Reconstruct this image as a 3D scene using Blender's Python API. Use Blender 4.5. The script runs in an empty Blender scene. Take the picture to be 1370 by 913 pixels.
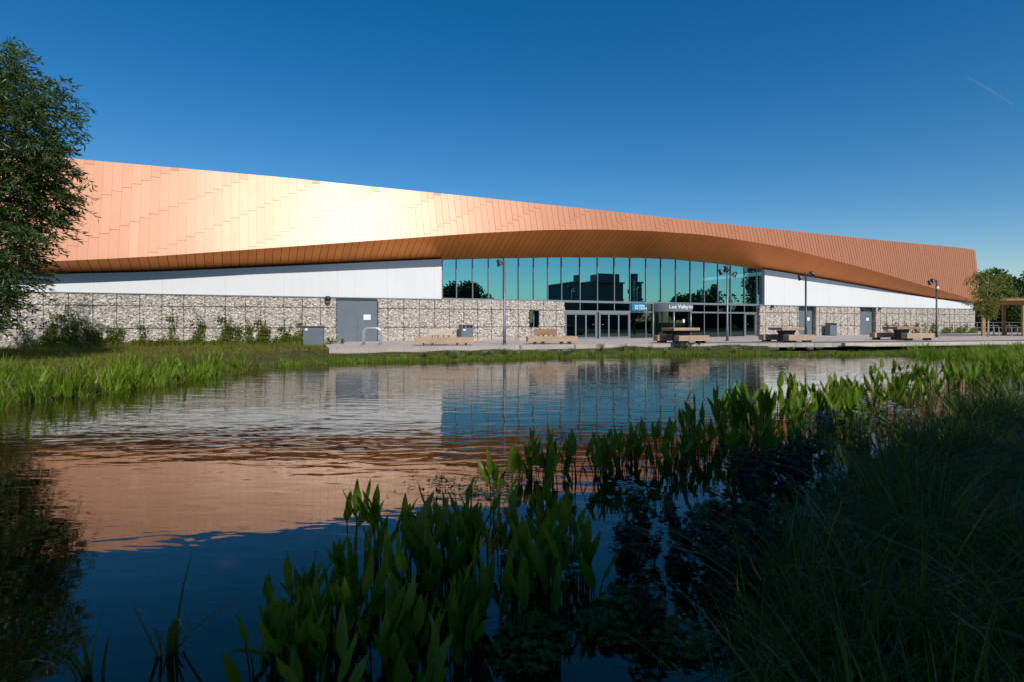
import bpy, bmesh, math, random
import numpy as np
from mathutils import Vector, Matrix
random.seed(7); rng = np.random.default_rng(11)
S = bpy.context.scene
COL = S.collection
R = math.radians

# ------------------------------------------------------------------ camera maths (survey of the photograph)
CZ, FPX, CX, HZ = 1.75, 761.1, 685.0, 431.0
def gp(x, y, z=0.0):
    """ground point at height z seen at photo position x, y"""
    D = (CZ - z) * FPX / (y - HZ)
    return Vector(((x - CX) / FPX * D, D, z))
def at(x, D, z=0.0):
    return Vector(((x - CX) / FPX * D, D, z))
FD = Vector((.9023, .4311)); FN = Vector((.4311, -.9023)); FO = Vector((-9.5, 34.42))
ROT = math.atan2(FD.y, FD.x)
def W(s, n, z):
    return Vector((FO.x + FD.x * s + FN.x * n, FO.y + FD.y * s + FN.y * n, z))
def F(x, y, n=0.0):
    tx, tz = (x - CX) / FPX, (HZ - y) / FPX
    D = (n + FO.dot(FN)) / (tx * FN.x + FN.y)
    return (Vector((D * tx, D)) - FO).dot(FD), CZ + D * tz
def fs(x, n=0.0): return F(x, HZ, n)[0]
PZ = .55            # paving level
GT = 3.25           # top of the stone cages

# ------------------------------------------------------------------ materials
def newmat(name):
    m = bpy.data.materials.new(name); m.use_nodes = True
    nt = m.node_tree; b = nt.nodes['Principled BSDF']
    return m, nt, b
def N(nt, t, **kw):
    n = nt.nodes.new(t)
    for k, v in kw.items():
        if k in n.inputs.keys() if isinstance(k, str) else False: n.inputs[k].default_value = v
        else: setattr(n, k, v)
    return n
def L(nt, a, b): nt.links.new(a, b)
def ramp(nt, fac, stops):
    r = nt.nodes.new('ShaderNodeValToRGB'); e = r.color_ramp.elements
    while len(e) < len(stops): e.new(.5)
    for i, (p, c) in enumerate(stops):
        e[i].position = p; e[i].color = (c[0], c[1], c[2], 1)
    L(nt, fac, r.inputs[0]); return r.outputs[0]
def noise(nt, scale, detail=4, rough=.55, coord='Object', stretch=None):
    tc = nt.nodes.new('ShaderNodeTexCoord'); n = nt.nodes.new('ShaderNodeTexNoise')
    n.inputs['Scale'].default_value = scale; n.inputs['Detail'].default_value = detail; n.inputs['Roughness'].default_value = rough
    o = tc.outputs[coord]
    if stretch:
        mp = nt.nodes.new('ShaderNodeMapping'); mp.inputs['Scale'].default_value = stretch
        if len(stretch) > 3: pass
        L(nt, o, mp.inputs[0]); o = mp.outputs[0]
    L(nt, o, n.inputs['Vector']); return n.outputs['Fac']
def bump(nt, b, h, strength=.3, dist=.02):
    bp = nt.nodes.new('ShaderNodeBump'); bp.inputs['Strength'].default_value = strength; bp.inputs['Distance'].default_value = dist
    L(nt, h, bp.inputs['Height']); L(nt, bp.outputs[0], b.inputs['Normal']); return bp
def plain(name, col, rough=.5, metal=0, var=.15, scale=6, bmp=0, spec=.5):
    m, nt, b = newmat(name)
    f = noise(nt, scale, 5)
    c0 = [c * (1 - var) for c in col]; c1 = [min(1, c * (1 + var)) for c in col]
    L(nt, ramp(nt, f, [(.3, c0), (.7, c1)]), b.inputs['Base Color'])
    b.inputs['Roughness'].default_value = rough; b.inputs['Metallic'].default_value = metal
    b.inputs['Specular IOR Level'].default_value = spec
    if bmp: bump(nt, b, f, bmp, .01)
    return m
def leafmat(name, cols, trans=.35, rough=.5, spec=.4):
    m, nt, b = newmat(name)
    g = nt.nodes.new('ShaderNodeNewGeometry')
    oi = nt.nodes.new('ShaderNodeObjectInfo')
    ad = nt.nodes.new('ShaderNodeMath'); ad.operation = 'MULTIPLY_ADD'
    L(nt, oi.outputs['Random'], ad.inputs[0]); ad.inputs[1].default_value = .3
    mu = nt.nodes.new('ShaderNodeMath'); mu.operation = 'MULTIPLY'; mu.inputs[1].default_value = .7
    L(nt, g.outputs['Random Per Island'], mu.inputs[0]); L(nt, mu.outputs[0], ad.inputs[2])
    c = ramp(nt, ad.outputs[0], [(i / (len(cols) - 1), q) for i, q in enumerate(cols)])
    L(nt, c, b.inputs['Base Color']); b.inputs['Roughness'].default_value = rough; b.inputs['Specular IOR Level'].default_value = spec
    tr = nt.nodes.new('ShaderNodeBsdfTranslucent')
    hs = nt.nodes.new('ShaderNodeHueSaturation'); hs.inputs['Value'].default_value = 1.3; hs.inputs['Hue'].default_value = .48
    L(nt, c, hs.inputs['Color']); L(nt, hs.outputs[0], tr.inputs[0])
    mx = nt.nodes.new('ShaderNodeMixShader'); mx.inputs[0].default_value = trans
    L(nt, b.outputs[0], mx.inputs[1]); L(nt, tr.outputs[0], mx.inputs[2])
    L(nt, mx.outputs[0], nt.nodes['Material Output'].inputs[0])
    return m

M = {}
# copper-coloured metal sheets: each sheet a slightly different tone
def copper(name, lo, hi, rough, metal=.85, coat=0):
    m, nt, b = newmat(name)
    g = nt.nodes.new('ShaderNodeNewGeometry')
    L(nt, ramp(nt, g.outputs['Random Per Island'], [(0, lo), (1, hi)]), b.inputs['Base Color'])
    f = noise(nt, 1.3, 6, .6)
    mr = nt.nodes.new('ShaderNodeMapRange'); mr.inputs[3].default_value = rough - .05; mr.inputs[4].default_value = rough + .05
    L(nt, f, mr.inputs[0]); L(nt, mr.outputs[0], b.inputs['Roughness'])
    b.inputs['Metallic'].default_value = metal; 
    bpn = bump(nt, b, noise(nt, .9, 2), .04, .05)
    if coat:            # clear lacquer over the anodised sheet: a tighter, warm-tinted gloss
        gl = nt.nodes.new('ShaderNodeBsdfGlossy'); gl.inputs['Color'].default_value = (1, .87, .72, 1); gl.inputs['Roughness'].default_value = .37
        L(nt, bpn.outputs[0], gl.inputs['Normal']); mx = nt.nodes.new('ShaderNodeMixShader'); mx.inputs[0].default_value = coat
        L(nt, b.outputs[0], mx.inputs[1]); L(nt, gl.outputs[0], mx.inputs[2]); L(nt, mx.outputs[0], nt.nodes['Material Output'].inputs[0])
    return m
M['copper'] = copper('copper_sheet', (.46, .168, .068), (.49, .183, .076), .60, .22, .058)
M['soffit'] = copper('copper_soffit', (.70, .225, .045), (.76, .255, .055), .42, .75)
M['seam'] = plain('seam_shadow_gap', (.13, .042, .02), .6, .5)
M['white'] = plain('white_render', (.715, .725, .72), .7, var=.015, scale=1.2)
m, nt, b = newmat('white_render_weathered')
f1 = noise(nt, 1.0, 5, .6, stretch=(3.5, 3.5, .22)); f2 = noise(nt, .35, 4, .6)
mm_ = nt.nodes.new('ShaderNodeMath'); mm_.operation = 'ADD'; L(nt, f1, mm_.inputs[0]); L(nt, f2, mm_.inputs[1])
L(nt, ramp(nt, mm_.outputs[0], [(.0, (.67, .675, .665)), (.85, (.71, .715, .71)), (1.0, (.725, .735, .73))]), b.inputs['Base Color']); b.inputs['Roughness'].default_value = .7; M['white'] = m
M['grey'] = plain('grey_paint', (.135, .165, .185), .42, var=.06, scale=2)
M['greydark'] = plain('dark_grey_paint', (.055, .065, .075), .4, var=.1)
M['alu'] = plain('grey_aluminium', (.30, .34, .36), .38, .55, var=.06)
M['darkalu'] = plain('dark_metal', (.03, .033, .036), .4, .3)
M['galv'] = plain('galvanised_steel', (.62, .66, .70), .35, .7, var=.08, scale=20)
M['pole'] = plain('pole_paint', (.16, .18, .20), .4, .3, var=.08)
M['poledark'] = plain('dark_pole_paint', (.045, .05, .055), .4, .3, var=.08)
M['lampglass'] = plain('lamp_lens', (.75, .74, .70), .15)
M['notice'] = plain('notice_white', (.70, .85, .88), .5, var=.03)
M['letter'] = plain('letter_white', (.85, .85, .85), .5, var=.02)
M['signblue'] = plain('sign_blue', (.012, .19, .34), .35, var=.05)
M['pink'] = plain('sign_pink', (.75, .08, .20), .4, var=.03)
M['soil'] = plain('dark_soil', (.05, .036, .022), .9, var=.4, scale=9, bmp=.4)
M['joint'] = plain('joint_sealant', (.52, .53, .53), .7)
M['core'] = plain('stone_core', (.31, .275, .235), .9, var=.35, scale=14)
M['black'] = plain('black_void', (.012, .012, .012), .8)
M['interior'] = plain('interior_wall', (.10, .13, .13), .8)
M['bark'] = plain('bark', (.10, .075, .05), .9, var=.45, scale=25, bmp=.5)
M['palebark'] = plain('pale_bark', (.50, .46, .38), .8, var=.35, scale=18)
M['hose'] = plain('pale_hose', (.55, .46, .28), .6)
M['brick'] = plain('far_wall', (.16, .14, .12), .8)
M['contrail'] = None
def wood(name, lo, hi):
    m, nt, b = newmat(name)
    f = noise(nt, 3, 6, .65, stretch=(.6, 9, 9)); f2 = noise(nt, 2.0, 3)
    mx = nt.nodes.new('ShaderNodeMath'); mx.operation = 'ADD'; L(nt, f, mx.inputs[0]); L(nt, f2, mx.inputs[1])
    hf = nt.nodes.new('ShaderNodeMath'); hf.operation = 'MULTIPLY'; hf.inputs[1].default_value = .5; L(nt, mx.outputs[0], hf.inputs[0])
    L(nt, ramp(nt, hf.outputs[0], [(.33, lo), (.64, hi)]), b.inputs['Base Color'])
    b.inputs['Roughness'].default_value = .75; b.inputs['Specular IOR Level'].default_value = .25
    bump(nt, b, f, .35, .01); return m
M['wood'] = wood('weathered_oak', (.33, .215, .135), (.53, .37, .255))
M['woodpale'] = wood('silvered_oak', (.46, .39, .32), (.62, .54, .45))
M['woodbrown'] = wood('brown_oak', (.24, .13, .075), (.40, .24, .15))
M['deck'] = wood('deck_boards', (.13, .125, .12), (.24, .235, .225))
M['glulam'] = wood('timber_post', (.30, .17, .08), (.45, .28, .14))
# stone: every stone its own tone
m, nt, b = newmat('gabion_stone'); g = nt.nodes.new('ShaderNodeNewGeometry')
L(nt, ramp(nt, g.outputs['Random Per Island'], [(0, (.33, .28, .235)), (.2, (.47, .41, .35)), (.75, (.60, .54, .47)), (1, (.72, .67, .60))]), b.inputs['Base Color'])
b.inputs['Roughness'].default_value = .9; b.inputs['Specular IOR Level'].default_value = .2
bump(nt, b, noise(nt, 30, 4), .4, .01); M['stone'] = m
# paving
m, nt, b = newmat('paving'); 
tc = nt.nodes.new('ShaderNodeTexCoord'); mp = nt.nodes.new('ShaderNodeMapping'); mp.inputs['Rotation'].default_value = (0, 0, -ROT)
L(nt, tc.outputs['Object'], mp.inputs[0]); br = nt.nodes.new('ShaderNodeTexBrick'); br.inputs['Scale'].default_value = 1.0
br.inputs['Brick Width'].default_value = .8; br.inputs['Row Height'].default_value = .4; br.inputs['Mortar Size'].default_value = .008
br.inputs['Color1'].default_value = (.50, .42, .37, 1); br.inputs['Color2'].default_value = (.58, .50, .44, 1); br.inputs['Mortar'].default_value = (.26, .22, .2, 1)
L(nt, mp.outputs[0], br.inputs['Vector'])
mxc = nt.nodes.new('ShaderNodeMixRGB'); mxc.blend_type = 'MULTIPLY'; mxc.inputs[0].default_value = .35
L(nt, br.outputs[0], mxc.inputs[1]); L(nt, noise(nt, .7, 6, .65), mxc.inputs[2]); L(nt, mxc.outputs[0], b.inputs['Base Color'])
b.inputs['Roughness'].default_value = .85; M['paving'] = m
# terrain
m, nt, b = newmat('bank_soil')
L(nt, ramp(nt, noise(nt, 1.6, 8, .7), [(.3, (.030, .040, .012)), (.5, (.055, .06, .02)), (.72, (.085, .062, .035))]), b.inputs['Base Color'])
b.inputs['Roughness'].default_value = .95; b.inputs['Specular IOR Level'].default_value = .1; bump(nt, b, noise(nt, 9, 6), .6, .05); M['terrain'] = m
# pond water: dark, murky, rippled
m, nt, b = newmat('pond_water')
b.inputs['Base Color'].default_value = (.026, .018, .003, 1); b.inputs['Roughness'].default_value = .02; b.inputs['IOR'].default_value = 1.56; b.inputs['Specular Tint'].default_value = (1, .90, .68, 1)
tc = nt.nodes.new('ShaderNodeTexCoord')
def wn(scale, st, det, rot=0):
    mp = nt.nodes.new('ShaderNodeMapping'); mp.inputs['Scale'].default_value = st; mp.inputs['Rotation'].default_value = (0, 0, R(rot))
    n = nt.nodes.new('ShaderNodeTexNoise'); n.inputs['Scale'].default_value = scale; n.inputs['Detail'].default_value = det; n.inputs['Roughness'].default_value = .5
    n.inputs['Distortion'].default_value = .4
    L(nt, tc.outputs['Object'], mp.inputs[0]); L(nt, mp.outputs[0], n.inputs['Vector']); return n.outputs['Fac']
def ma(op, a, b2):
    n = nt.nodes.new('ShaderNodeMath'); n.operation = op
    for i, q in enumerate((a, b2)):
        if isinstance(q, (int, float)): n.inputs[i].default_value = q
        else: L(nt, q, n.inputs[i])
    return n.outputs[0]
h = ma('ADD', wn(3.4, (.45, 1.25, 1), 2, 8), ma('MULTIPLY', wn(1.1, (.5, 1.2, 1), 1, -12), 1.2))
cal = nt.nodes.new('ShaderNodeMapRange'); cal.inputs[1].default_value = .38; cal.inputs[2].default_value = .62; cal.inputs[3].default_value = .45; cal.inputs[4].default_value = 1.0
L(nt, wn(.16, (.6, 1.4, 1), 2), cal.inputs[0])
# the wind reaches the open middle of the pond more than its sheltered near shore
sx = nt.nodes.new('ShaderNodeSeparateXYZ'); L(nt, tc.outputs['Object'], sx.inputs[0])
she = nt.nodes.new('ShaderNodeMapRange'); she.inputs[1].default_value = 3.5; she.inputs[2].default_value = 9.0; she.inputs[3].default_value = .25; she.inputs[4].default_value = 1.0
L(nt, sx.outputs[1], she.inputs[0])
bp = nt.nodes.new('ShaderNodeBump'); bp.inputs['Distance'].default_value = .018
L(nt, ma('MULTIPLY', ma('MULTIPLY', cal.outputs[0], she.outputs[0]), .62), bp.inputs['Strength'])
L(nt, h, bp.inputs['Height']); L(nt, bp.outputs[0], b.inputs['Normal']); M['water'] = m
# tinted solar glass
def glass(name, refl, trans, fac):
    m, nt, b = newmat(name); nt.nodes.remove(b)
    gl = nt.nodes.new('ShaderNodeBsdfGlossy'); gl.inputs[0].default_value = (*refl, 1); gl.inputs[1].default_value = 0.0
    tr = nt.nodes.new('ShaderNodeBsdfTransparent'); tr.inputs[0].default_value = (*trans, 1)
    mx = nt.nodes.new('ShaderNodeMixShader'); fr = nt.nodes.new('ShaderNodeFresnel'); fr.inputs[0].default_value = 1.5
    mr = nt.nodes.new('ShaderNodeMapRange'); mr.inputs[1].default_value = .04; mr.inputs[2].default_value = 1; mr.inputs[3].default_value = fac; mr.inputs[4].default_value = 1
    L(nt, fr.outputs[0], mr.inputs[0]); L(nt, mr.outputs[0], mx.inputs[0])
    L(nt, tr.outputs[0], mx.inputs[1]); L(nt, gl.outputs[0], mx.inputs[2]); L(nt, mx.outputs[0], nt.nodes['Material Output'].inputs[0])
    return m
M['glass'] = glass('teal_solar_glass', (.29, .72, .77), (.28, .60, .62), .62)
M['glasslow'] = glass('clear_dark_glass', (.5, .75, .75), (.22, .34, .34), .16)
# foliage
M['willow'] = leafmat('willow_leaf', [(.015, .042, .005), (.032, .07, .009), (.058, .10, .016), (.11, .15, .05)], .3, .42, .4)
M['tree'] = leafmat('broad_leaf', [(.018, .04, .008), (.035, .07, .014), (.06, .10, .022)], .3)
M['fartree'] = leafmat('far_leaf', [(.035, .07, .010), (.06, .11, .018), (.10, .15, .028)], .35)
M['birch'] = leafmat('birch_leaf', [(.10, .15, .015), (.15, .20, .025), (.20, .21, .035)], .45)
M['marsh'] = leafmat('marsh_leaf', [(.045, .13, .005), (.07, .18, .007), (.10, .21, .012), (.15, .23, .014), (.17, .22, .02), (.20, .15, .04)], .45, .42, .3)
M['stem'] = leafmat('marsh_stem', [(.03, .05, .012), (.06, .07, .02)], .15)
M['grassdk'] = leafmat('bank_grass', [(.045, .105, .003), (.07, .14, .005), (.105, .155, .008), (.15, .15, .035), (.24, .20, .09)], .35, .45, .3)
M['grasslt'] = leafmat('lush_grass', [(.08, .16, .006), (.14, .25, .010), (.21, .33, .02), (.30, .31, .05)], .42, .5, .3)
M['grassdry'] = leafmat('dry_grass', [(.15, .135, .02), (.24, .19, .045), (.17, .19, .02)], .4, .6, .2)
M['ivy'] = leafmat('climber_leaf', [(.07, .13, .012), (.12, .18, .018), (.18, .23, .03), (.22, .19, .05)], .4)
M['brown'] = leafmat('brown_weed', [(.05, .024, .014), (.08, .04, .02), (.06, .055, .02)], .25)
M['cress'] = leafmat('cress_leaf', [(.05, .12, .012), (.075, .16, .018), (.11, .18, .03)], .35)
M['petal'] = leafmat('white_petal', [(.62, .62, .6), (.8, .8, .78)], .3)
M['lilac'] = leafmat('lilac_petal', [(.34, .33, .42), (.55, .53, .62)], .3)
M['sedum'] = leafmat('sedum', [(.25, .20, .06), (.34, .22, .08), (.22, .24, .06)], .3)

# ------------------------------------------------------------------ mesh building
class MB:
    def __init__(s): s.v, s.f, s.sm = [], [], []
    def add(s, vs, fs_, sm=False):
        k = len(s.v); s.v += [tuple(v) for v in vs]
        for f in fs_: s.f.append(tuple(k + i for i in f)); s.sm.append(sm)
        return s
    def box(s, c, size, rz=0, M4=None):
        x, y, z = [q / 2 for q in size]; vs = []
        cr, sr = math.cos(rz), math.sin(rz)
        for dz in (-z, z):
            for dx, dy in ((-x, -y), (x, -y), (x, y), (-x, y)):
                p = Vector((c[0] + dx * cr - dy * sr, c[1] + dx * sr + dy * cr, c[2] + dz))
                vs.append(M4 @ p if M4 else p)
        return s.add(vs, [(3, 2, 1, 0), (4, 5, 6, 7), (0, 1, 5, 4), (1, 2, 6, 5), (2, 3, 7, 6), (3, 0, 4, 7)])
    def wbox(s, s0, s1, n0, n1, z0, z1):
        """box in facade coordinates"""
        vs = [W(a, b, z) for z in (z0, z1) for a, b in ((s0, n1), (s1, n1), (s1, n0), (s0, n0))]
        return s.add(vs, [(3, 2, 1, 0), (4, 5, 6, 7), (0, 1, 5, 4), (1, 2, 6, 5), (2, 3, 7, 6), (3, 0, 4, 7)])
    def tube(s, pts, r, n=8, cap=True):
        pts = [Vector(p) for p in pts]; rs = r if isinstance(r, (list, tuple)) else [r] * len(pts)
        k = len(s.v); up = None
        for i, p in enumerate(pts):
            t = (pts[min(i + 1, len(pts) - 1)] - pts[max(i - 1, 0)]).normalized()
            a = t.orthogonal().normalized() if up is None else (up - t * up.dot(t)).normalized()
            up = a; b2 = t.cross(a)
            for j in range(n):
                q = 2 * math.pi * j / n
                s.v.append(tuple(p + (a * math.cos(q) + b2 * math.sin(q)) * rs[i]))
        for i in range(len(pts) - 1):
            for j in range(n):
                s.f.append((k + i * n + j, k + i * n + (j + 1) % n, k + (i + 1) * n + (j + 1) % n, k + (i + 1) * n + j)); s.sm.append(True)
        if cap:
            s.f.append(tuple(k + j for j in reversed(range(n)))); s.sm.append(False)
            e = k + (len(pts) - 1) * n; s.f.append(tuple(e + j for j in range(n))); s.sm.append(False)
        return s
    def lathe(s, c, prof, n=14):
        k = len(s.v)
        for r, z in prof:
            for j in range(n):
                q = 2 * math.pi * j / n; s.v.append((c[0] + r * math.cos(q), c[1] + r * math.sin(q), c[2] + z))
        for i in range(len(prof) - 1):
            for j in range(n):
                s.f.append((k + i * n + j, k + i * n + (j + 1) % n, k + (i + 1) * n + (j + 1) % n, k + (i + 1) * n + j)); s.sm.append(True)
        return s
    def build(s, name, mat, parent=None, bev=0):
        me = bpy.data.meshes.new(name); me.from_pydata(s.v, [], s.f); me.materials.append(mat)
        me.polygons.foreach_set('use_smooth', s.sm); me.update()
        o = bpy.data.objects.new(name, me); COL.objects.link(o); o.parent = parent
        if bev:
            bv = o.modifiers.new('bevel', 'BEVEL'); bv.width = bev; bv.segments = 2; bv.limit_method = 'ANGLE'
        return o
def npmesh(name, V, Fq, mat, parent=None, smooth=False, mats=None, mi=None):
    """V (n,3), Fq (m,k) all faces with k corners"""
    V = np.ascontiguousarray(V, dtype=np.float32); Fq = np.ascontiguousarray(Fq, dtype=np.int32)
    me = bpy.data.meshes.new(name); k = Fq.shape[1]
    me.vertices.add(len(V)); me.vertices.foreach_set('co', V.ravel())
    me.loops.add(Fq.size); me.loops.foreach_set('vertex_index', Fq.ravel())
    me.polygons.add(len(Fq)); me.polygons.foreach_set('loop_start', np.arange(len(Fq), dtype=np.int32) * k)
    me.polygons.foreach_set('loop_total', np.full(len(Fq), k, dtype=np.int32))
    for q in (mats or [mat]): me.materials.append(q)
    if mi is not None: me.polygons.foreach_set('material_index', mi.astype(np.int32))
    me.polygons.foreach_set('use_smooth', np.full(len(Fq), smooth)); me.update(calc_edges=True); me.validate()
    o = bpy.data.objects.new(name, me); COL.objects.link(o); o.parent = parent
    return o
def tag(o, label=None, cat=None, group=None, kind=None):
    for k, v in (('label', label), ('category', cat), ('group', group), ('kind', kind)):
        if v: o[k] = v
    return o
def thing(name, label, cat, loc=(0, 0, 0), rz=0, group=None):
    o = bpy.data.objects.new(name, None); COL.objects.link(o); o.location = loc; o.rotation_euler = (0, 0, rz)
    o.empty_display_size = .2
    return tag(o, label, cat, group)
def dup(root, loc, rz=0, scale=1, label=None, group=None):
    r = root.copy(); COL.objects.link(r); r.location = loc; r.rotation_euler = (0, 0, rz); r.scale = (scale,) * 3
    if label: r['label'] = label
    if group: r['group'] = group
    for ch in list(root.children):
        c = ch.copy(); COL.objects.link(c); c.parent = r
        for g2 in list(ch.children):
            d = g2.copy(); COL.objects.link(d); d.parent = c
    return r
def text_mesh(body, size):
    cu = bpy.data.curves.new('txt', 'FONT'); cu.body = body; cu.size = size; cu.extrude = .008; cu.offset = size * .012
    o = bpy.data.objects.new('txt', cu); COL.objects.link(o)
    dg = bpy.context.evaluated_depsgraph_get(); dg.update()
    me = bpy.data.meshes.new_from_object(o.evaluated_get(dg))
    vs = [v.co.copy() for v in me.vertices]; fs_ = [tuple(p.vertices) for p in me.polygons]
    bpy.data.objects.remove(o); bpy.data.curves.remove(cu); bpy.data.meshes.remove(me)
    return vs, fs_

# ---- foliage primitives (numpy)
def leaves_np(P, D, Lh, Wd, Nv=None, fold=.25):
    """diamond leaves: base P, direction D (n,3), lengths, widths -> verts, quads"""
    n = len(P); D = D / np.linalg.norm(D, axis=1, keepdims=True)
    if Nv is None: Nv = rng.normal(size=(n, 3))
    sd = np.cross(D, Nv); sd /= np.linalg.norm(sd, axis=1, keepdims=True) + 1e-9
    up = np.cross(sd, D)
    Lh = np.broadcast_to(Lh, n)[:, None]; Wd = np.broadcast_to(Wd, n)[:, None]
    a = P; c = P + D * Lh; m_ = P + D * Lh * .45 + up * Wd * fold
    V = np.stack([a, m_ + sd * Wd / 2, c, m_ - sd * Wd / 2], 1).reshape(-1, 3)
    return V, np.arange(4 * n).reshape(n, 4)
def blades_np(P, H, Wd, lean, az, droop, seg=4):
    """grass blades: strips with a bend"""
    n = len(P); t = np.linspace(0, 1, seg + 1)[None, :]
    ca, sa = np.cos(az)[:, None], np.sin(az)[:, None]
    out = (lean[:, None] * t + droop[:, None] * t ** 2.2) * H[:, None]
    zz = (t - .35 * droop[:, None] * t ** 3) * H[:, None]
    cx = P[:, 0:1] + ca * out; cy = P[:, 1:2] + sa * out; cz = P[:, 2:3] + zz
    w = Wd[:, None] * (1 - t ** 1.8) * .5 + Wd[:, None] * .03
    tw = az + rng.uniform(.6, 2.5, n)
    wx, wy = np.cos(tw)[:, None] * w, np.sin(tw)[:, None] * w
    A = np.stack([cx - wx, cy - wy, cz], 2); B = np.stack([cx + wx, cy + wy, cz], 2)
    V = np.stack([A, B], 2).reshape(n, -1, 3); k = V.shape[1]
    f = np.array([[2 * i, 2 * i + 1, 2 * i + 3, 2 * i + 2] for i in range(seg)])
    Fq = (np.arange(n)[:, None, None] * k + f[None]).reshape(-1, 4)
    return V.reshape(-1, 3), Fq
def merge(parts):
    Vs, Fs, k = [], [], 0
    for V, Fq in parts: Vs.append(V); Fs.append(Fq + k); k += len(V)
    return np.concatenate(Vs), np.concatenate(Fs)

# ------------------------------------------------------------------ world, sun, camera
SUN_EL, SUN_AZ = R(41), R(-63.6)          # direction towards the sun: right and behind the viewer
w = bpy.data.worlds.new('World'); S.world = w; w.use_nodes = True; nt = w.node_tree
bg = nt.nodes['Background']; sky = nt.nodes.new('ShaderNodeTexSky'); sky.sky_type = 'NISHITA'; sky.sun_disc = False
sky.sun_elevation = SUN_EL; sky.sun_rotation = math.pi / 2 - SUN_AZ
sky.air_density = 1.0; sky.dust_density = .25; sky.ozone_density = 3.0; sky.altitude = 50
gm = nt.nodes.new('ShaderNodeHueSaturation'); gm.inputs['Saturation'].default_value = 1.42
L(nt, sky.outputs[0], gm.inputs['Color']); L(nt, gm.outputs[0], bg.inputs[0]); bg.inputs[1].default_value = .104
sl = bpy.data.lights.new('sun', 'SUN'); sl.energy = 4.15; sl.angle = R(.5); sl.color = (1, .955, .89)
so = bpy.data.objects.new('sun', sl); COL.objects.link(so)
sd = Vector((math.cos(SUN_EL) * math.cos(SUN_AZ), math.cos(SUN_EL) * math.sin(SUN_AZ), math.sin(SUN_EL)))
so.rotation_euler = sd.to_track_quat('Z', 'Y').to_euler(); so.location = sd * 60
cam = bpy.data.cameras.new('camera'); co = bpy.data.objects.new('camera', cam); COL.objects.link(co); S.camera = co
cam.sensor_width = 36; cam.lens = 20; cam.shift_y = -25.5 / 1370; cam.clip_end = 9000
co.location = (0, 0, CZ); co.rotation_euler = (R(90), 0, 0)
S.view_settings.view_transform = 'Standard'; S.view_settings.look = 'None'; S.view_settings.gamma = 1; S.view_settings.exposure = 0
S.cycles.max_bounces = 8; S.cycles.transparent_max_bounces = 8; S.cycles.caustics_reflective = False; S.cycles.caustics_refractive = False
S.cycles.use_denoising = True

# ------------------------------------------------------------------ terrain and water
POND = np.array([(-60, 5), (-14, 10.5), (-10.4, 11.4), (-9.9, 14.2), (-9.7, 18), (-9.5, 20.8), (-8.6, 23.0), (-7.2, 23.6), (-3, 25.3), (.9, 27.2), (4.5, 28.4), (8.2, 29.0), (14, 29.1),
    (19.6, 29.0), (21.6, 26.5), (19.6, 21), (15.2, 16), (11.2, 12.9), (6.4, 9.2), (3.8, 6.5), (2.0, 4.4), (1.2, 3.1), (.6, 1.7), (-1.2, 1.0), (-6, .6), (-16, 1.0), (-60, -3)], float)
def pond_sd(P):
    """signed distance to the shoreline, negative in the water"""
    a = POND; b2 = np.roll(POND, -1, 0); best = np.full(len(P), 1e9); ins = np.zeros(len(P), bool)
    for p, q in zip(a, b2):
        e = q - p; wv = P - p; t = np.clip((wv @ e) / (e @ e), 0, 1)
        best = np.minimum(best, np.hypot(*(wv - t[:, None] * e).T))
        c = (p[1] > P[:, 1]) != (q[1] > P[:, 1])
        with np.errstate(divide='ignore', invalid='ignore'):
            ins ^= c & (P[:, 0] < (q[0] - p[0]) * (P[:, 1] - p[1]) / (q[1] - p[1]) + p[0])
    return np.where(ins, -best, best)
def ground_z(P):
    d = pond_sd(P); x, y = P[:, 0], P[:, 1]
    up = np.clip(d / 2.2, 0, 1); up = up * up * (3 - 2 * up)
    lim = np.where((y < 26) & (x > -2), .34, .44)
    z = np.where(d > 0, .02 + up * (lim - .02), -.5 * np.clip(-d / 1.2, 0, 1))
    z = np.where((d > 0) & (y > 27) & (x > 14), np.minimum(z, .06 + .02 * d), z)
    lump = .05 * np.sin(x * 1.7 + .6 * np.sin(y * 1.1)) * np.sin(y * 1.3 + x * .4) * np.clip(d, 0, 1) * (np.abs(x) < 60)
    return z + lump
def axis(lo, hi, step):
    a = list(np.arange(lo, hi + .01, step)); s_ = step; l, h_ = a[0], a[-1]; left, right = [], []
    while h_ < 3500: s_ *= 1.35; h_ += s_; l -= s_; right.append(h_); left.append(l)
    return np.array(left[::-1] + a + right)
ax, ay = axis(-24, 46, .4), axis(-4, 40, .4)
GX, GY = np.meshgrid(ax, ay, indexing='ij'); P2 = np.stack([GX.ravel(), GY.ravel()], 1)
gz = ground_z(P2); far = (np.abs(P2[:, 0]) > 150) | (np.abs(P2[:, 1]) > 150)
nx, ny = len(ax), len(ay); idx = np.arange(nx * ny).reshape(nx, ny)
tq = np.stack([idx[:-1, :-1], idx[1:, :-1], idx[1:, 1:], idx[:-1, 1:]], -1).reshape(-1, 4)
tag(npmesh('ground', np.column_stack([P2, gz]), tq, M['terrain'], smooth=True), kind='structure')
wb = MB(); c_ = POND.mean(0); wb.add([(-60, -3, 0), (23, -3, 0), (23, 30.2, 0), (-60, 30.2, 0)], [(0, 1, 2, 3)])
tag(wb.build('water', M['water']), kind='structure')
def gz1(x, y): return float(ground_z(np.array([[x, y]]))[0])

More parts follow.
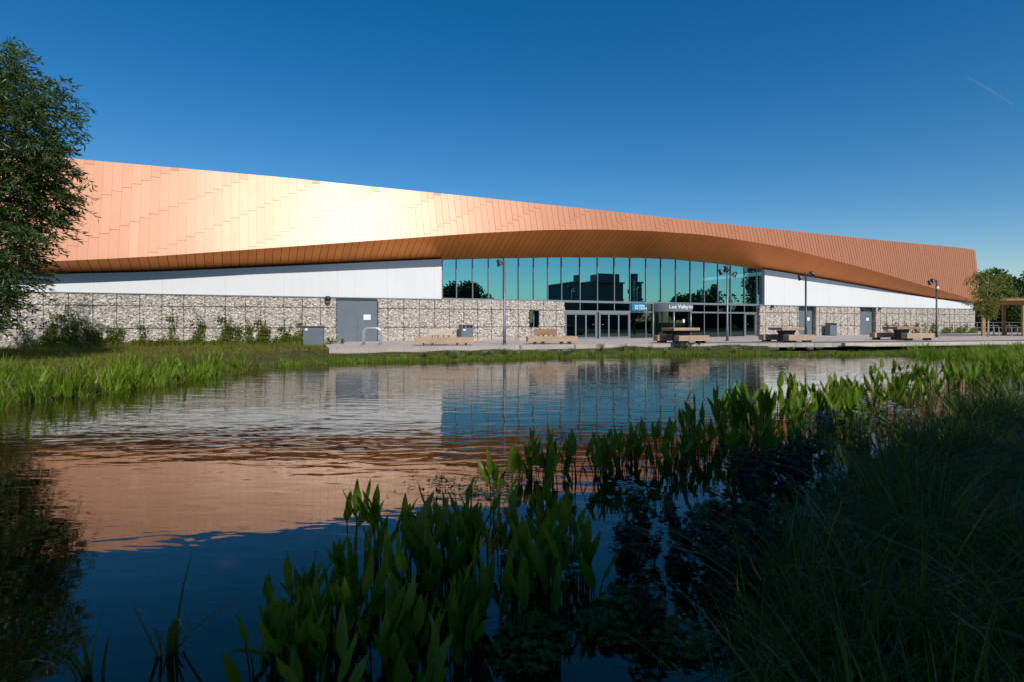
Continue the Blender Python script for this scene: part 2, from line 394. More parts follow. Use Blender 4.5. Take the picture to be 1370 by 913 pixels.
# paving in front of the building, deck on the right, all with real edges
EDGE = [(-8.0, 24.9), (-4, 26.7), (.2, 28.5), (6.4, 30.5), (12, 31.2), (18.4, 31.6)]
pv = MB(); top = [Vector((x, y, PZ)) for x, y in EDGE] + [Vector((31.6, 35.0, PZ)), Vector((62, 44, PZ)), Vector((75, 62, PZ)), W(90, .3, PZ), W(90, -12, PZ)]
back = [W(0, -12, PZ), W(-1.9, .1, PZ)]
poly = top + back; n_ = len(poly)
pv.add(poly + [p - Vector((0, 0, .22)) for p in poly], [tuple(range(n_))] + [(i, n_ + i, n_ + (i + 1) % n_, (i + 1) % n_) for i in range(n_)])
tag(pv.build('pavement', M['paving']), kind='structure')
# dark timber deck strip over the paving edge, then a pale-edged jetty
dk = MB()
dl = [Vector((7.4, 30.75, 0)), Vector((12, 31.3, 0)), Vector((18.4, 31.7, 0)), Vector((31.6, 35.1, 0)), Vector((45, 39.5, 0))]
inn = [Vector((8.2, 32.6, 0)), Vector((12.2, 33.2, 0)), Vector((17.8, 33.9, 0)), Vector((30.6, 37.7, 0)), Vector((44, 42, 0))]
def lerp_path(path, u):
    q = u * (len(path) - 1); i = min(int(q), len(path) - 2); return path[i].lerp(path[i + 1], q - i)
nb = 260
for i in range(nb):
    a, b2 = i / nb, (i + .93) / nb
    z = PZ + .012
    A, B, C, D_ = lerp_path(dl, a), lerp_path(dl, b2), lerp_path(inn, b2), lerp_path(inn, a)
    o_ = (A - D_).normalized() * .06
    dk.add([(A + o_) + Vector((0, 0, z)), (B + o_) + Vector((0, 0, z)), C + Vector((0, 0, z)), D_ + Vector((0, 0, z)),
            (A + o_) + Vector((0, 0, z - .05)), (B + o_) + Vector((0, 0, z - .05))], [(0, 1, 2, 3), (4, 5, 1, 0)])
tag(dk.build('boardwalk', M['deck']), kind='structure')
eb = MB(); pe = [Vector((18.2, 31.25, PZ - .06)), Vector((24, 32.4, PZ - .06)), Vector((31.6, 34.55, PZ - .06)), Vector((45, 39.0, PZ - .06))]
for a, b2 in zip(pe[:-1], pe[1:]):
    d_ = b2 - a; eb.box((a + b2) / 2, (d_.length, .30, .16), math.atan2(d_.y, d_.x))
tag(eb.build('boardwalk_kerb', M['woodpale'], bev=.01), kind='structure')

# ------------------------------------------------------------------ the building
B = thing('leisure_centre', 'long low building with swooping copper roof, white wall, stone cages and teal glass front', 'building')
px = lambda tab: (np.array([t[0] for t in tab], float), np.array([t[1] for t in tab], float))
ex, ey = px([(20, 351.5), (50, 350), (120, 347), (200, 343), (340, 333), (500, 321.5), (590, 315), (640, 311.5), (720, 307.5), (800, 306.6), (870, 308.5), (940, 313.5), (1000, 322), (1050, 331), (1100, 344), (1150, 356.5), (1176, 364), (1237, 382), (1293, 397.5), (1304, 401)])
wx, wy = px([(20, .98), (50, 1.02), (200, 1.15), (340, 1.32), (500, 1.66), (590, 1.88), (720, 2.2), (800, 2.35), (950, 2.4), (1050, 2.25), (1150, 1.75), (1200, 1.35), (1250, .85), (1285, .55), (1304, .45)])
jx, jy = px([(20, 370), (62, 368), (200, 365), (340, 359), (500, 351.5), (591, 347.5), (640, 346), (750, 344), (850, 344.5), (900, 346.5), (950, 351), (1000, 357), (1023, 361), (1050, 365), (1132, 379), (1200, 391.5), (1251, 400.5), (1290, 404.2), (1304, 405.4)])
tx_, ty_ = px([(20, 204), (60, 208), (120, 214), (240, 224.5), (380, 237), (500, 249.5), (640, 263.5), (800, 280.5), (950, 297), (1050, 307.5), (1176, 320.6), (1284, 330.8), (1300, 332.6), (1308, 335)])
def smooth_interp(x, xs, ys):
    return np.interp(x, xs, ys)
XS = np.linspace(20, 1304, 400)
def gsm(a, k=9):
    p = np.pad(a, k, mode='edge'); p[:k] = 2 * a[0] - a[k:0:-1]; p[-k:] = 2 * a[-1] - a[-2:-k - 2:-1]
    ker = np.hanning(2 * k + 1); return np.convolve(p, ker / ker.sum(), 'valid')
EYs, WWs, JYs, TYs = [gsm(np.interp(XS, a, b2)) for a, b2 in ((ex, ey), (wx, wy), (jx, jy), (tx_, ty_))]
e_s, e_z = np.array([F(x, y, wv) for x, y, wv in zip(XS, EYs, WWs)]).T
j_s, j_z = np.array([F(x, y, -.1) for x, y in zip(XS, JYs)]).T
SEND = 68.8
def tilt(s): return np.interp(s, [0, 18, 45, 68], [.285, .285, .20, .08])
Xt = np.linspace(20, 1308, 400); TYs = gsm(np.interp(Xt, tx_, ty_)); t_s, t_z = [], []
for x, y in zip(Xt, TYs):
    nn = 0
    for _ in range(12):
        s, z = F(x, y, nn)
        nn = np.interp(s, e_s, WWs) - (z - np.interp(s, e_s, e_z)) * tilt(s)
    t_s.append(s); t_z.append(z)
t_s, t_z = np.array(t_s), np.array(t_z)
SL = -42.0
def ez(s): return float(np.interp(s, e_s, e_z) - max(0, e_s[0] - s) * .012)
def wz(s): return float(np.interp(s, e_s, WWs))
def jz(s): return float(np.interp(s, j_s, j_z) - max(0, j_s[0] - s) * .008)
def tz(s): return float(np.interp(s, t_s, t_z))
# the roof's right end rounds back on itself
def roofpos(s, z):
    """point of the cladding at station s (past SEND it turns the corner) and height z"""
    rad = .9
    if s <= SEND - rad: return W(s, wz(s) - (z - ez(s)) * float(tilt(s)), z)
    q = s - (SEND - rad); s0 = SEND - rad; nb_ = wz(s0) - (z - ez(s0)) * float(tilt(s0))
    if q < rad * math.pi / 2:
        a = q / rad; return W(s0 + rad * math.sin(a), nb_ - rad * (1 - math.cos(a)), z)
    return W(s0 + rad, nb_ - rad - (q - rad * math.pi / 2), z)
# cladding: staggered sheets in strips, every sheet lapped over the one below
cl = MB(); sm_ = MB()
strip, sh = .42, 2.05; s = SL; i = 0
while s < SEND + 12:
    gp_ = float(np.interp(s, [-5, 22, 50], [.0025, .012, .03])); a, b2 = s + gp_, s + strip - gp_
    sc = min(s + strip / 2, SEND - .9); z0, z1 = ez(sc), tz(sc)
    lo_a, lo_b = ez(min(a, SEND - .9)), ez(min(b2, SEND - .9)); hi_a, hi_b = tz(min(a, SEND - .2)), tz(min(b2, SEND - .2))
    ph = (i * .235) % sh; zs = [None] + [z for z in np.arange(math.floor(z0 / sh) * sh - sh + ph, z1, sh) if z0 + .15 < z < z1 - .1] + [None]
    sm_.add([roofpos(s - .03, lo_a), roofpos(s + strip + .03, lo_b), roofpos(s + strip + .03, hi_b - .02), roofpos(s - .03, hi_a - .02)], [(0, 1, 2, 3)])
    for k in range(len(zs) - 1):
        za, zb = zs[k], zs[k + 1]
        pa0, pb0 = (lo_a, lo_b) if za is None else (za, za)
        pa1, pb1 = (hi_a, hi_b) if zb is None else (zb + .03, zb + .03)
        out = Vector((FN.x, FN.y, 0)) if s < SEND - .9 else Vector((FD.x, FD.y, 0)) if s > SEND + .5 else Vector(((FN + FD).x, (FN + FD).y, 0)).normalized()
        j1, j2 = random.uniform(0, .003), random.uniform(0, .003)
        lip = .034 if za is not None else .022
        P = [roofpos(a, pa0) + out * (lip + j1), roofpos(b2, pb0) + out * (lip + j2), roofpos(b2, pb1) + out * (.016 + j2), roofpos(a, pa1) + out * (.016 + j1)]
        Q = [roofpos(a, pa0), roofpos(b2, pb0), roofpos(b2, pb1), roofpos(a, pa1)]
        cl.add(P + Q, [(0, 1, 2, 3), (4, 5, 1, 0), (4, 0, 3, 7), (1, 5, 6, 2)])
    s += strip; i += 1
rc = cl.build('roof_cladding', M['copper'], B)
sm_.build('seam_backing', M['seam'], rc)
# soffit boards between the lip and the wall
sf = MB(); sb = MB(); s = SL
def jn(s): return -.1
while s < SEND - .3:
    a, b2 = s + .010, min(s + .42 - .012, SEND - .2)
    sf.add([W(a, wz(a) + .03, ez(a)), W(b2, wz(b2) + .03, ez(b2)), W(b2, -.45, jz(b2) + (ez(b2) - jz(b2)) * -.35 / (wz(b2) + .1) * 0), W(a, -.45, jz(a))], [(0, 3, 2, 1)])
    sb.add([W(s, wz(a) - .02, ez(a) + .035), W(s + .42, wz(b2) - .02, ez(b2) + .035), W(s + .42, -.6, jz(b2) + .035), W(s, -.6, jz(a) + .035)], [(0, 3, 2, 1)])
    s += .42
sfo = sf.build('soffit', M['soffit'], B); sb.build('seam_backing', M['seam'], sfo)
# roof deck and rear
rd = MB(); st = [SL + (SEND - 1.3 - SL) * k / 40 for k in range(41)]
vs = []
for s in st:
    n0 = wz(s) - (tz(s) - ez(s)) * float(tilt(s)); vs += [W(s, n0 - .02, tz(s) - .03), W(s, -46, tz(s) - .3)]
rd.add(vs, [(2 * k, 2 * k + 2, 2 * k + 3, 2 * k + 1) for k in range(40)]); rd.build('roof_deck', M['grey'], B)
rw = MB(); rw.wbox(SL, SEND - .6, -46.2, -46, PZ - .6, 9); rw.wbox(SEND - .75, SEND - .55, -45.9, -1.2, PZ - .6, 5.5); rw.wbox(SL - .2, SL, -45.9, -1.0, PZ - .6, 9.5)
rw.build('rear_wall', M['white'], B)

# key stations along the facade
s_glassL, s_glassR = fs(591, -.1), fs(1023, -.1)
s_gabR = fs(755.2); s_gab2 = fs(1017.6)
D1 = (fs(449.5), fs(506)); D2 = (fs(1068.3), fs(1092.5)); D3 = (fs(1150.6), fs(1172.6)); WIN = (fs(707.5), fs(721.8))
# white walls
def white_wall(s0, s1, n_=40):
    m_ = MB(); v = []
    for k in range(n_ + 1):
        s = s0 + (s1 - s0) * k / n_; v += [W(s, -.1, GT + .02), W(s, -.1, max(GT + .03, jz(s) + .06)), W(s, -.42, GT + .02), W(s, -.42, max(GT + .03, jz(s) + .06))]
    f = []
    for k in range(n_): a = 4 * k; f += [(a, a + 4, a + 5, a + 1), (a + 2, a + 3, a + 7, a + 6), (a, a + 2, a + 6, a + 4)]
    f += [(0, 1, 3, 2), (4 * n_, 4 * n_ + 2, 4 * n_ + 3, 4 * n_ + 1)]
    m_.add(v, f); return m_.build('white_wall', M['white'], B)
white_wall(SL, s_glassL); white_wall(s_glassR, SEND - .75, 60)
# thin panel joints of the white wall
def joint(s):
    pj = MB(); pj.wbox(s, s + .014, -.1, -.097, GT + .03, jz(s) + .05); pj.build('panel_joint', M['joint'], B)
for k in range(-8, 11):
    s = k * 3.0 - 1.0
    if s < s_glassL - .5: joint(s)
for k in range(9):
    s = s_glassR + 2.5 + 3.0 * k
    if s < SEND - 5 and jz(s) > GT + .3: joint(s)
# coping strip over the cages
for a, b2 in ((SL, s_glassL), (s_gab2, SEND - .8)):
    cp = MB(); cp.wbox(a, b2, -.45, .03, GT - .035, GT + .02); cp.build('coping', M['alu'], B)
# stone cages: loose angular stones behind wire mesh
CUBE = np.array([(-1, -1, -1), (1, -1, -1), (1, 1, -1), (-1, 1, -1), (-1, -1, 1), (1, -1, 1), (1, 1, 1), (-1, 1, 1)], float) / 2
CF = np.array([(3, 2, 1, 0), (4, 5, 6, 7), (0, 1, 5, 4), (1, 2, 6, 5), (2, 3, 7, 6), (3, 0, 4, 7)])
def stones(spans, faces=()):
    """spans: (s0,s1,z0,z1) front faces at n~0; faces: (s, n0, n1, z0, z1) returns that face left"""
    C, ax_ = [], []
    for s0, s1, z0, z1 in spans:
        ns, nz = max(1, round((s1 - s0) / .104)), max(1, round((z1 - z0) / .076))
        for j in range(nz):
            for k in range(ns):
                C.append((s0 + (k + .5 + .5 * (j % 2) - .25 + random.uniform(-.22, .22)) * (s1 - s0) / ns, random.uniform(-.075, -.04), z0 + (j + .5 + random.uniform(-.2, .2)) * (z1 - z0) / nz))
                ax_.append(0)
    for s_, n0, n1, z0, z1 in faces:
        ns, nz = max(1, round((n1 - n0) / .125)), round((z1 - z0) / .098)
        for j in range(nz):
            for k in range(ns):
                C.append((s_ + random.uniform(.035, .085), n0 + (k + .5 + random.uniform(-.3, .3)) * (n1 - n0) / ns, z0 + (j + .5 + random.uniform(-.2, .2)) * (z1 - z0) / nz)); ax_.append(1)
    C = np.array(C); n = len(C)
    size = np.column_stack([rng.uniform(.08, .165, n), rng.uniform(.08, .13, n), rng.uniform(.06, .115, n)])
    V = CUBE[None] * size[:, None] * (1 + rng.uniform(-.32, .18, (n, 8, 3)))
    # random rotations
    a, b2, c = rng.normal(0, .35, n), rng.normal(0, .5, n), rng.normal(0, .35, n)
    def rot(V, i, j, q):
        x, y = V[..., i].copy(), V[..., j].copy(); cq, sq = np.cos(q)[:, None], np.sin(q)[:, None]
        V[..., i] = x * cq - y * sq; V[..., j] = x * sq + y * cq
    rot(V, 0, 1, a); rot(V, 0, 2, b2); rot(V, 1, 2, c)
    V += C[:, None]
    Wx = FO.x + FD.x * V[..., 0] + FN.x * V[..., 1]; Wy = FO.y + FD.y * V[..., 0] + FN.y * V[..., 1]
    V = np.stack([Wx, Wy, V[..., 2]], -1).reshape(-1, 3)
    Fq = (np.arange(n)[:, None, None] * 8 + CF[None]).reshape(-1, 4)
    return V, Fq
def gabion(s0, s1, hole=None, ret=False):
    z0, z1 = PZ - .12, GT - .04
    spans = [(s0, s1, z0, z1)]
    if hole:
        h0, h1, hz0, hz1 = hole; spans = [(s0, h0, z0, z1), (h1, s1, z0, z1), (h0, h1, z0, hz0), (h0, h1, hz1, z1)]
    V, Fq = stones(spans, [(s0, -.42, 0, z0, z1)] if ret else [])
    g = npmesh('gabion_wall', V, Fq, M['stone'], B)
    bk = MB()
    for a, b2, c, d in spans: bk.wbox(a + .03, b2 - .03 if b2 == s1 else b2, -.44, -.085, c, d)
    bk.build('cage_core', M['core'], g)
    wr = MB()
    for a, b2, c, d in spans:
        s = math.ceil(a / 1.0)
        while s < b2: wr.wbox(s - .012, s + .012, .0, .022, c, d); s += 1.0
        for z in (z1 - .58, z1 - 1.75):
            if c < z < d: wr.wbox(a, b2, .003, .02, z - .011, z + .011)
    wr.build('wire_mesh', M['darkalu'], g)
    return g
wz0, wz1 = F(714, 438.0)[1], F(714, 414.5)[1]
gabion(SL, D1[0]); gabion(D1[1], s_gabR, (WIN[0], WIN[1], wz0, wz1))
gabion(s_gab2, D2[0], ret=True); gabion(D2[1], D3[0], ret=True); gabion(D3[1], SEND - .8, ret=True)
# small window in the cage wall
wn_ = MB(); t_ = .07
wn_.wbox(WIN[0], WIN[1], -.42, -.02, wz0, wz0 + t_); wn_.wbox(WIN[0], WIN[1], -.42, -.02, wz1 - t_, wz1)
wn_.wbox(WIN[0], WIN[0] + t_, -.42, -.022, wz0 + t_, wz1 - t_); wn_.wbox(WIN[1] - t_, WIN[1], -.42, -.022, wz0 + t_, wz1 - t_)
wf = wn_.build('window', M['darkalu'], B)
wp = MB(); wp.wbox(WIN[0] + t_, WIN[1] - t_, -.36, -.34, wz0 + t_, wz1 - t_); wp.build('pane', M['glasslow'], wf)
wm = MB(); wm.wbox(WIN[0] + .62 * (WIN[1] - WIN[0]), WIN[0] + .62 * (WIN[1] - WIN[0]) + .05, -.34, -.29, wz0 + t_, wz1 - t_); wm.build('window_bar', M['alu'], wf)
# service doors
def service_door(s0, s1, leaves, notice, depth):
    f = MB(); n0 = -depth
    f.wbox(s0, s1, n0 - .06, n0, PZ + .002, GT - .05)
    d = f.build('service_door', M['grey'], B)
    fr = MB(); fr.wbox(s0, s0 + .06, n0, n0 + .05, PZ + .002, GT - .06); fr.wbox(s1 - .06, s1, n0, n0 + .05, PZ + .002, GT - .06); fr.wbox(s0 + .06, s1 - .06, n0, n0 + .05, GT - .14, GT - .06)
    fr.build('door_frame', M['greydark'], d)
    ws = (s1 - s0 - .16) / leaves
    for k in range(leaves):
        a = s0 + .08 + ws * k; lf = MB(); lf.wbox(a + .012, a + ws - .012, n0, n0 + .025, PZ + .03, PZ + 2.12)
        lf.build('door_leaf', M['grey'], d)
        hd = MB(); hx = a + (ws - .12 if k == 0 and leaves > 1 else .10 if leaves > 1 else .12); hd.wbox(hx - .015, hx + .015, n0 + .025, n0 + .07, PZ + .95, PZ + 1.25); hd.build('door_handle', M['alu'], d)
    a, b2, c, e = notice; nn = MB(); nn.wbox(a, b2, n0 + .025, n0 + .032, c, e); nn.build('door_notice', M['notice'], d)
    pic = MB(); pic.wbox(a + .08, a + .2, n0 + .032, n0 + .036, c + .05, c + .17); pic.wbox(b2 - .2, b2 - .08, n0 + .032, n0 + .036, c + .05, c + .17)
    if b2 - a > .45: pic.build('notice_symbol', M['greydark'], d)
    return d
q0, q1 = F(486.5, 427.5), F(496, 420.5); service_door(*D1, 2, (q0[0], q1[0], q0[1], q1[1]), .05)
q0, q1 = F(1079.8, 428.5, -.4), F(1083.2, 424.2, -.4); service_door(D2[0] - .02, D2[1] - .02, 1, (q0[0], q1[0], q0[1], q1[1]), .42)
q0, q1 = F(1158.8, 428.5, -.4), F(1162.3, 424.8, -.4); service_door(D3[0] - .02, D3[1] - .02, 1, (q0[0], q1[0], q0[1], q1[1]), .42)
# bulkhead lamps on the wall
def wall_lamp(x, y, r=.16):
    s, z = F(x, y, .1); o = MB()
    p = W(s, .0, z); q = W(s, .16, z)
    prof = [(0, .20), (.6, .19), (.95, .10), (1, 0), (.9, -.04), (.9, -.10), (.75, -.14), (0, -.16)]
    o.lathe(W(s, .14, z - .02), [(a * r, b2 * r * 5 / 1.0) for a, b2 in prof], 16); o.wbox(s - .06, s + .06, 0, .14, z - .05, z + .07)
    l = o.build('wall_lamp', M['darkalu'], B)
    l2 = MB(); l2.lathe(W(s, .14, z - .02), [(r * .78, -.135 * r * 5), (r * .6, -.19 * r * 5), (0.001, -.21 * r * 5)], 16); l2.build('lamp_lens', M['lampglass'], l)
wall_lamp(438.5, 399.5, .19); wall_lamp(1033, 409.5, .15); wall_lamp(1154.7, 415, .13); wall_lamp(1176.8, 412.5, .13)

# curtain wall
GN = -.40
mul = [591.5, 610.4, 632, 653.3, 673.7, 693.6, 713.7, 732.5, 751, 775.6, 798.9, 821.5, 842.5, 863.7, 883.8, 903.6, 923.2, 941.8, 960, 977, 995.4, 1012, 1023.2]
ms = [fs(x, GN) for x in mul]; Z1 = GT + .02; Z2 = F(880, 417.0, GN)[1]
cw = MB()
cw.wbox(ms[0], ms[-1], GN - .05, GN + .07, Z1 - .07, Z1 + .09)                       # main transom
sR = fs(1012.5, GN)
for a, b2 in ((fs(752, GN), fs(863.5, GN)), (fs(922.6, GN), sR)): cw.wbox(a, b2, GN - .05, GN + .06, Z2 - .06, Z2 + .06)
cwf = cw.build('curtain_wall_frame', M['alu'], B)
for k, s in enumerate(ms):
    lowz = PZ + .01 if k >= 17 and k <= 21 else (Z2 + .06 if 9 <= k <= 12 else (PZ + .01 if k == 13 else Z1 + .09))
    mm = MB()
    if lowz < Z1: mm.wbox(s - .03, s + .03, GN + .002, GN + .06, lowz, Z1 - .07)
    mm.wbox(s - .027, s + .027, GN + .013, GN + .075, Z1 + .09, jz(s) + .02); mm.build('mullion', M['alu'], cwf)
for k in range(len(ms) - 1):
    a, b2 = ms[k], ms[k + 1]; g = MB()
    yaw = random.uniform(-.011, .011)
    g.add([W(a, GN + yaw, Z1 + .05), W(b2, GN - yaw, Z1 + .05), W(b2, GN - yaw, jz(b2) + .05), W(a, GN + yaw, jz(a) + .05)], [(0, 1, 2, 3)]); g.build('glass_pane', M['glass'], cwf)
    rl = MB(); rl.wbox(a + .04, b2 - .04, GN - .42, GN - .36, Z1 + .36, Z1 + .46); rl.build('sill_rail', M['black'], cwf)
# clerestory band and lower panes
for k in range(8, 22):
    a, b2 = max(ms[k], s_gabR - .35), min(ms[k + 1], sR)
    if 14 <= k <= 15: continue
    if a >= sR: continue
    g = MB(); g.wbox(a, b2, GN - .012, GN, Z2, Z1 - .07); g.build('glass_pane', M['glasslow'], cwf)
for k in (13, 16, 17, 18, 19):
    g = MB(); a, b2 = ms[k], ms[k + 1]
    if k == 13: b2 = fs(873.5, GN)
    g.wbox(a, b2, GN - .012, GN, PZ + .05, Z2 - .06); g.build('glass_pane', M['glasslow'], cwf)
g = MB(); g.wbox(fs(843, GN), ms[13], GN - .012, GN, PZ + .05, Z2 - .06); g.build('glass_pane', M['glasslow'], cwf)
pst = MB(); pst.wbox(fs(873, GN) - .05, fs(873, GN) + .05, GN, GN + .09, PZ + .005, Z1 - .07); pst.build('mullion', M['alu'], cwf)
pst = MB(); pst.wbox(fs(864.5, GN), fs(872, GN), GN - .03, GN + .05, Z2 - .05, Z2 + .03); pst.build('transom', M['alu'], cwf)
# glazed door sets
def door_set(x0, xs, x1, name='glazed_door'):
    s0, s1 = fs(x0, GN), fs(x1, GN); ztop = F((x0 + x1) / 2, 419.6, GN)[1]
    f = MB(); f.wbox(s0, s1, GN - .04, GN + .075, ztop, Z2 - .062)
    f.wbox(s0 - .06, s0 + .05, GN - .04, GN + .078, PZ + .005, Z2 - .062); f.wbox(s1 - .05, s1 + .06, GN - .04, GN + .078, PZ + .005, Z2 - .062)
    d = f.build(name, M['alu'], B)
    ed = [s0 + .05] + [fs(x, GN) for x in xs] + [s1 - .05]
    for a, b2 in zip(ed[:-1], ed[1:]):
        l = MB(); t2 = .055
        l.wbox(a, a + t2, GN - .02, GN + .04, PZ + .02, ztop); l.wbox(b2 - t2, b2, GN - .02, GN + .04, PZ + .02, ztop)
        l.wbox(a + t2, b2 - t2, GN - .02, GN + .04, PZ + .02, PZ + .12); l.wbox(a + t2, b2 - t2, GN - .02, GN + .04, ztop - .06, ztop)
        l.build('door_leaf', M['alu'], d)
        p = MB(); p.wbox(a + t2, b2 - t2, GN, GN + .012, PZ + .12, ztop - .06); p.build('door_glass', M['glasslow'], d)
    hs = ed[-1] - .18 if x0 < 790 else ed[0] + .18
    h_ = MB(); h_.tube([W(hs, GN + .04, PZ + 1.05), W(hs, GN + .10, PZ + 1.05), W(hs + (.14 if x0 > 790 else -.14), GN + .10, PZ + 1.05)], .014, 6); h_.build('door_handle', M['galv'], d)
door_set(756, [770, 783.6], 797.5); door_set(801.5, [814.2, 827.4], 841.5); door_set(996.5, [], 1010.5)
# entrance drum
sc = fs(898.5, GN) ; rad = (fs(922.5, GN) - fs(874.5, GN)) / 2; dn = GN - .35
zb0, zb1 = F(898, 416.3, .8)[1], Z1 - .02
def drum(a0, a1, n, z0, z1, r, nm, mat, parent):
    m_ = MB(); v = []
    for k in range(n + 1):
        a = a0 + (a1 - a0) * k / n; v += [W(sc - r * math.cos(a), dn + r * math.sin(a), z0), W(sc - r * math.cos(a), dn + r * math.sin(a), z1)]
    m_.add(v, [(2 * k, 2 * k + 2, 2 * k + 3, 2 * k + 1) for k in range(n)], True); return m_.build(nm, mat, parent)
A0, A1 = R(10), R(170)
dr = drum(A0, A1, 36, zb0, zb1, rad, 'entrance_drum', M['grey'], B)
cap = MB(); ring = [W(sc - rad * math.cos(A0 + (A1 - A0) * k / 36), dn + rad * math.sin(A0 + (A1 - A0) * k / 36), 0) for k in range(37)]
for z in (zb0, zb1): cap.add([p + Vector((0, 0, z)) for p in ring], [tuple(range(37))])
cap.build('drum_ceiling', M['greydark'], dr)
for a in (A0, R(62), R(118), A1):
    p = MB(); c = W(sc - rad * .985 * math.cos(a), dn + rad * .985 * math.sin(a), 0); p.tube([c + Vector((0, 0, PZ)), c + Vector((0, 0, zb0))], .05, 8); p.build('drum_post', M['alu'], dr)
drum(A0, R(62), 12, PZ + .08, zb0, rad * .98, 'curved_glass', M['glasslow'], dr); drum(R(118), A1, 12, PZ + .08, zb0, rad * .98, 'curved_glass', M['glasslow'], dr)
for q, ln in ((R(30), rad * .9), (R(150), rad * .9), (R(270), rad * .9)):
    p = MB(); c = W(sc, dn, 0); e = W(sc - ln * math.cos(q), dn + ln * math.sin(q), 0)
    dd = (e - c).normalized() * .04; side = Vector((-dd.y, dd.x, 0)) * .6
    p.add([c + side + Vector((0, 0, PZ + .03)), e + side + Vector((0, 0, PZ + .03)), e + side + Vector((0, 0, PZ + 2.1)), c + side + Vector((0, 0, PZ + 2.1))], [(0, 1, 2, 3)]); p.build('door_wing', M['glasslow'], dr)
    r_ = MB(); r_.tube([c + Vector((0, 0, PZ + 1.05)), e + Vector((0, 0, PZ + 1.05))], .018, 6); r_.tube([e + Vector((0, 0, PZ + .03)), e + Vector((0, 0, PZ + 2.1))], .03, 6); r_.build('wing_rail', M['alu'], dr)
for x, y in ((877.8, 430), (908.7, 429)):
    s, z = F(x, y, .6); n = dn + math.sqrt(max(.01, rad ** 2 - (s - sc) ** 2)) + .02
    p = MB(); p.wbox(s - .09, s + .09, n, n + .01, z - .13, z + .13); p.build('door_notice', M['letter'], dr)
# lettering bent round the drum
vs, fc = text_mesh('Lee Valley Ice Centre', .40)
a_start = math.acos(max(-1, min(1, (sc - fs(893.8, .55)) / rad)))
lt = MB(); zt = zb0 + .24
lt.add([W(sc - (rad + .012 + v.z) * math.cos(a_start + v.x / rad), dn + (rad + .012 + v.z) * math.sin(a_start + v.x / rad), zt + v.y) for v in vs], fc); lt.build('lettering', M['letter'], dr)
# ice hall interior seen dimly through the glass
ii = MB(); ii.wbox(ms[0] - 1, ms[-1] + 1, -9.2, -9, PZ, 8); ii.wbox(ms[0] - 1.2, ms[0] - 1, -9, -.6, PZ, 8); ii.wbox(ms[-1] + 1, ms[-1] + 1.2, -9, -.6, PZ, 6); ii.wbox(ms[0], ms[-1], -9, -3.2, Z1 - .25, Z1 - .02)
ii.build('inner_wall', M['interior'], B)
for x in (741, 765, 847, 940, 938.5):
    pass
cm = MB()
for x in (731.5, 847.7, 938.3):
    s = fs(x, GN - 1.1); c = W(s, GN - 1.1, 0); cm = MB(); cm.tube([c + Vector((0, 0, PZ)), c + Vector((0, 0, jz(s) + .6))], .14, 12); cm.build('inner_column', M['white'], B)

# blue sign beside the drum
sg = thing('entrance_sign', 'blue rectangular sign with white lettering above the glass beside the curved entrance', 'sign')
a, z0 = F(845.0, 415.4, GN + .2); b2, z1 = F(863.4, 404.6, GN + .2)
p = MB(); p.wbox(a, b2, GN + .14, GN + .2, z0, z1); p.build('sign_board', M['signblue'], sg, .008)
vs1, f1 = text_mesh('Lee Valley', .235); vs2, f2 = text_mesh('Ice Centre', .27)
p = MB()
for vs, fc, zz in ((vs1, f1, z0 + .52 * (z1 - z0)), (vs2, f2, z0 + .20 * (z1 - z0))):
    p.add([W(a + .30 + v.x, GN + .202 + v.z * .5, zz + v.y) for v in vs], fc)
p.build('lettering', M['letter'], sg)
p = MB(); p.wbox(a + .52, a + .60, GN + .2, GN + .206, z0 + .43 * (z1 - z0), z0 + .50 * (z1 - z0)); p.build('emblem', M['pink'], sg)

# cafe chairs just inside the doors
def cafe_chair():
    t = thing('cafe_chair', 'pale cafe chair inside', 'chair')
    m_ = MB(); m_.box((0, 0, .45), (.42, .42, .03)); m_.build('seat', M['letter'], t)
    m_ = MB(); m_.box((0, .2, .68), (.40, .03, .34)); m_.build('backrest', M['letter'], t)
    for dx in (-.18, .18):
        for dy in (-.18, .18):
            m_ = MB(); m_.tube([(dx, dy, 0), (dx, dy, .44)], .014, 6); m_.build('leg', M['galv'], t)
    return t
CL = ['pale cafe chair behind the leftmost leaf of the first glazed doors', 'pale cafe chair behind the middle leaf of the first glazed doors', 'pale cafe chair behind the leaf with the handle of the first glazed doors', 'pale cafe chair seen through the glass just right of the curved entrance']
c0 = cafe_chair()
for k, (x, n) in enumerate(((760.5, -1.4), (777.5, -1.5), (790, -1.3), (950, -1.5))):
    s = fs(x, n); p = W(s, n, PZ); o = c0 if k == 0 else dup(c0, p)
    o.location = p; o.rotation_euler = (0, 0, ROT + random.uniform(-1, 1)); o['label'] = CL[k]; o['group'] = 'cafe chairs behind the glass'

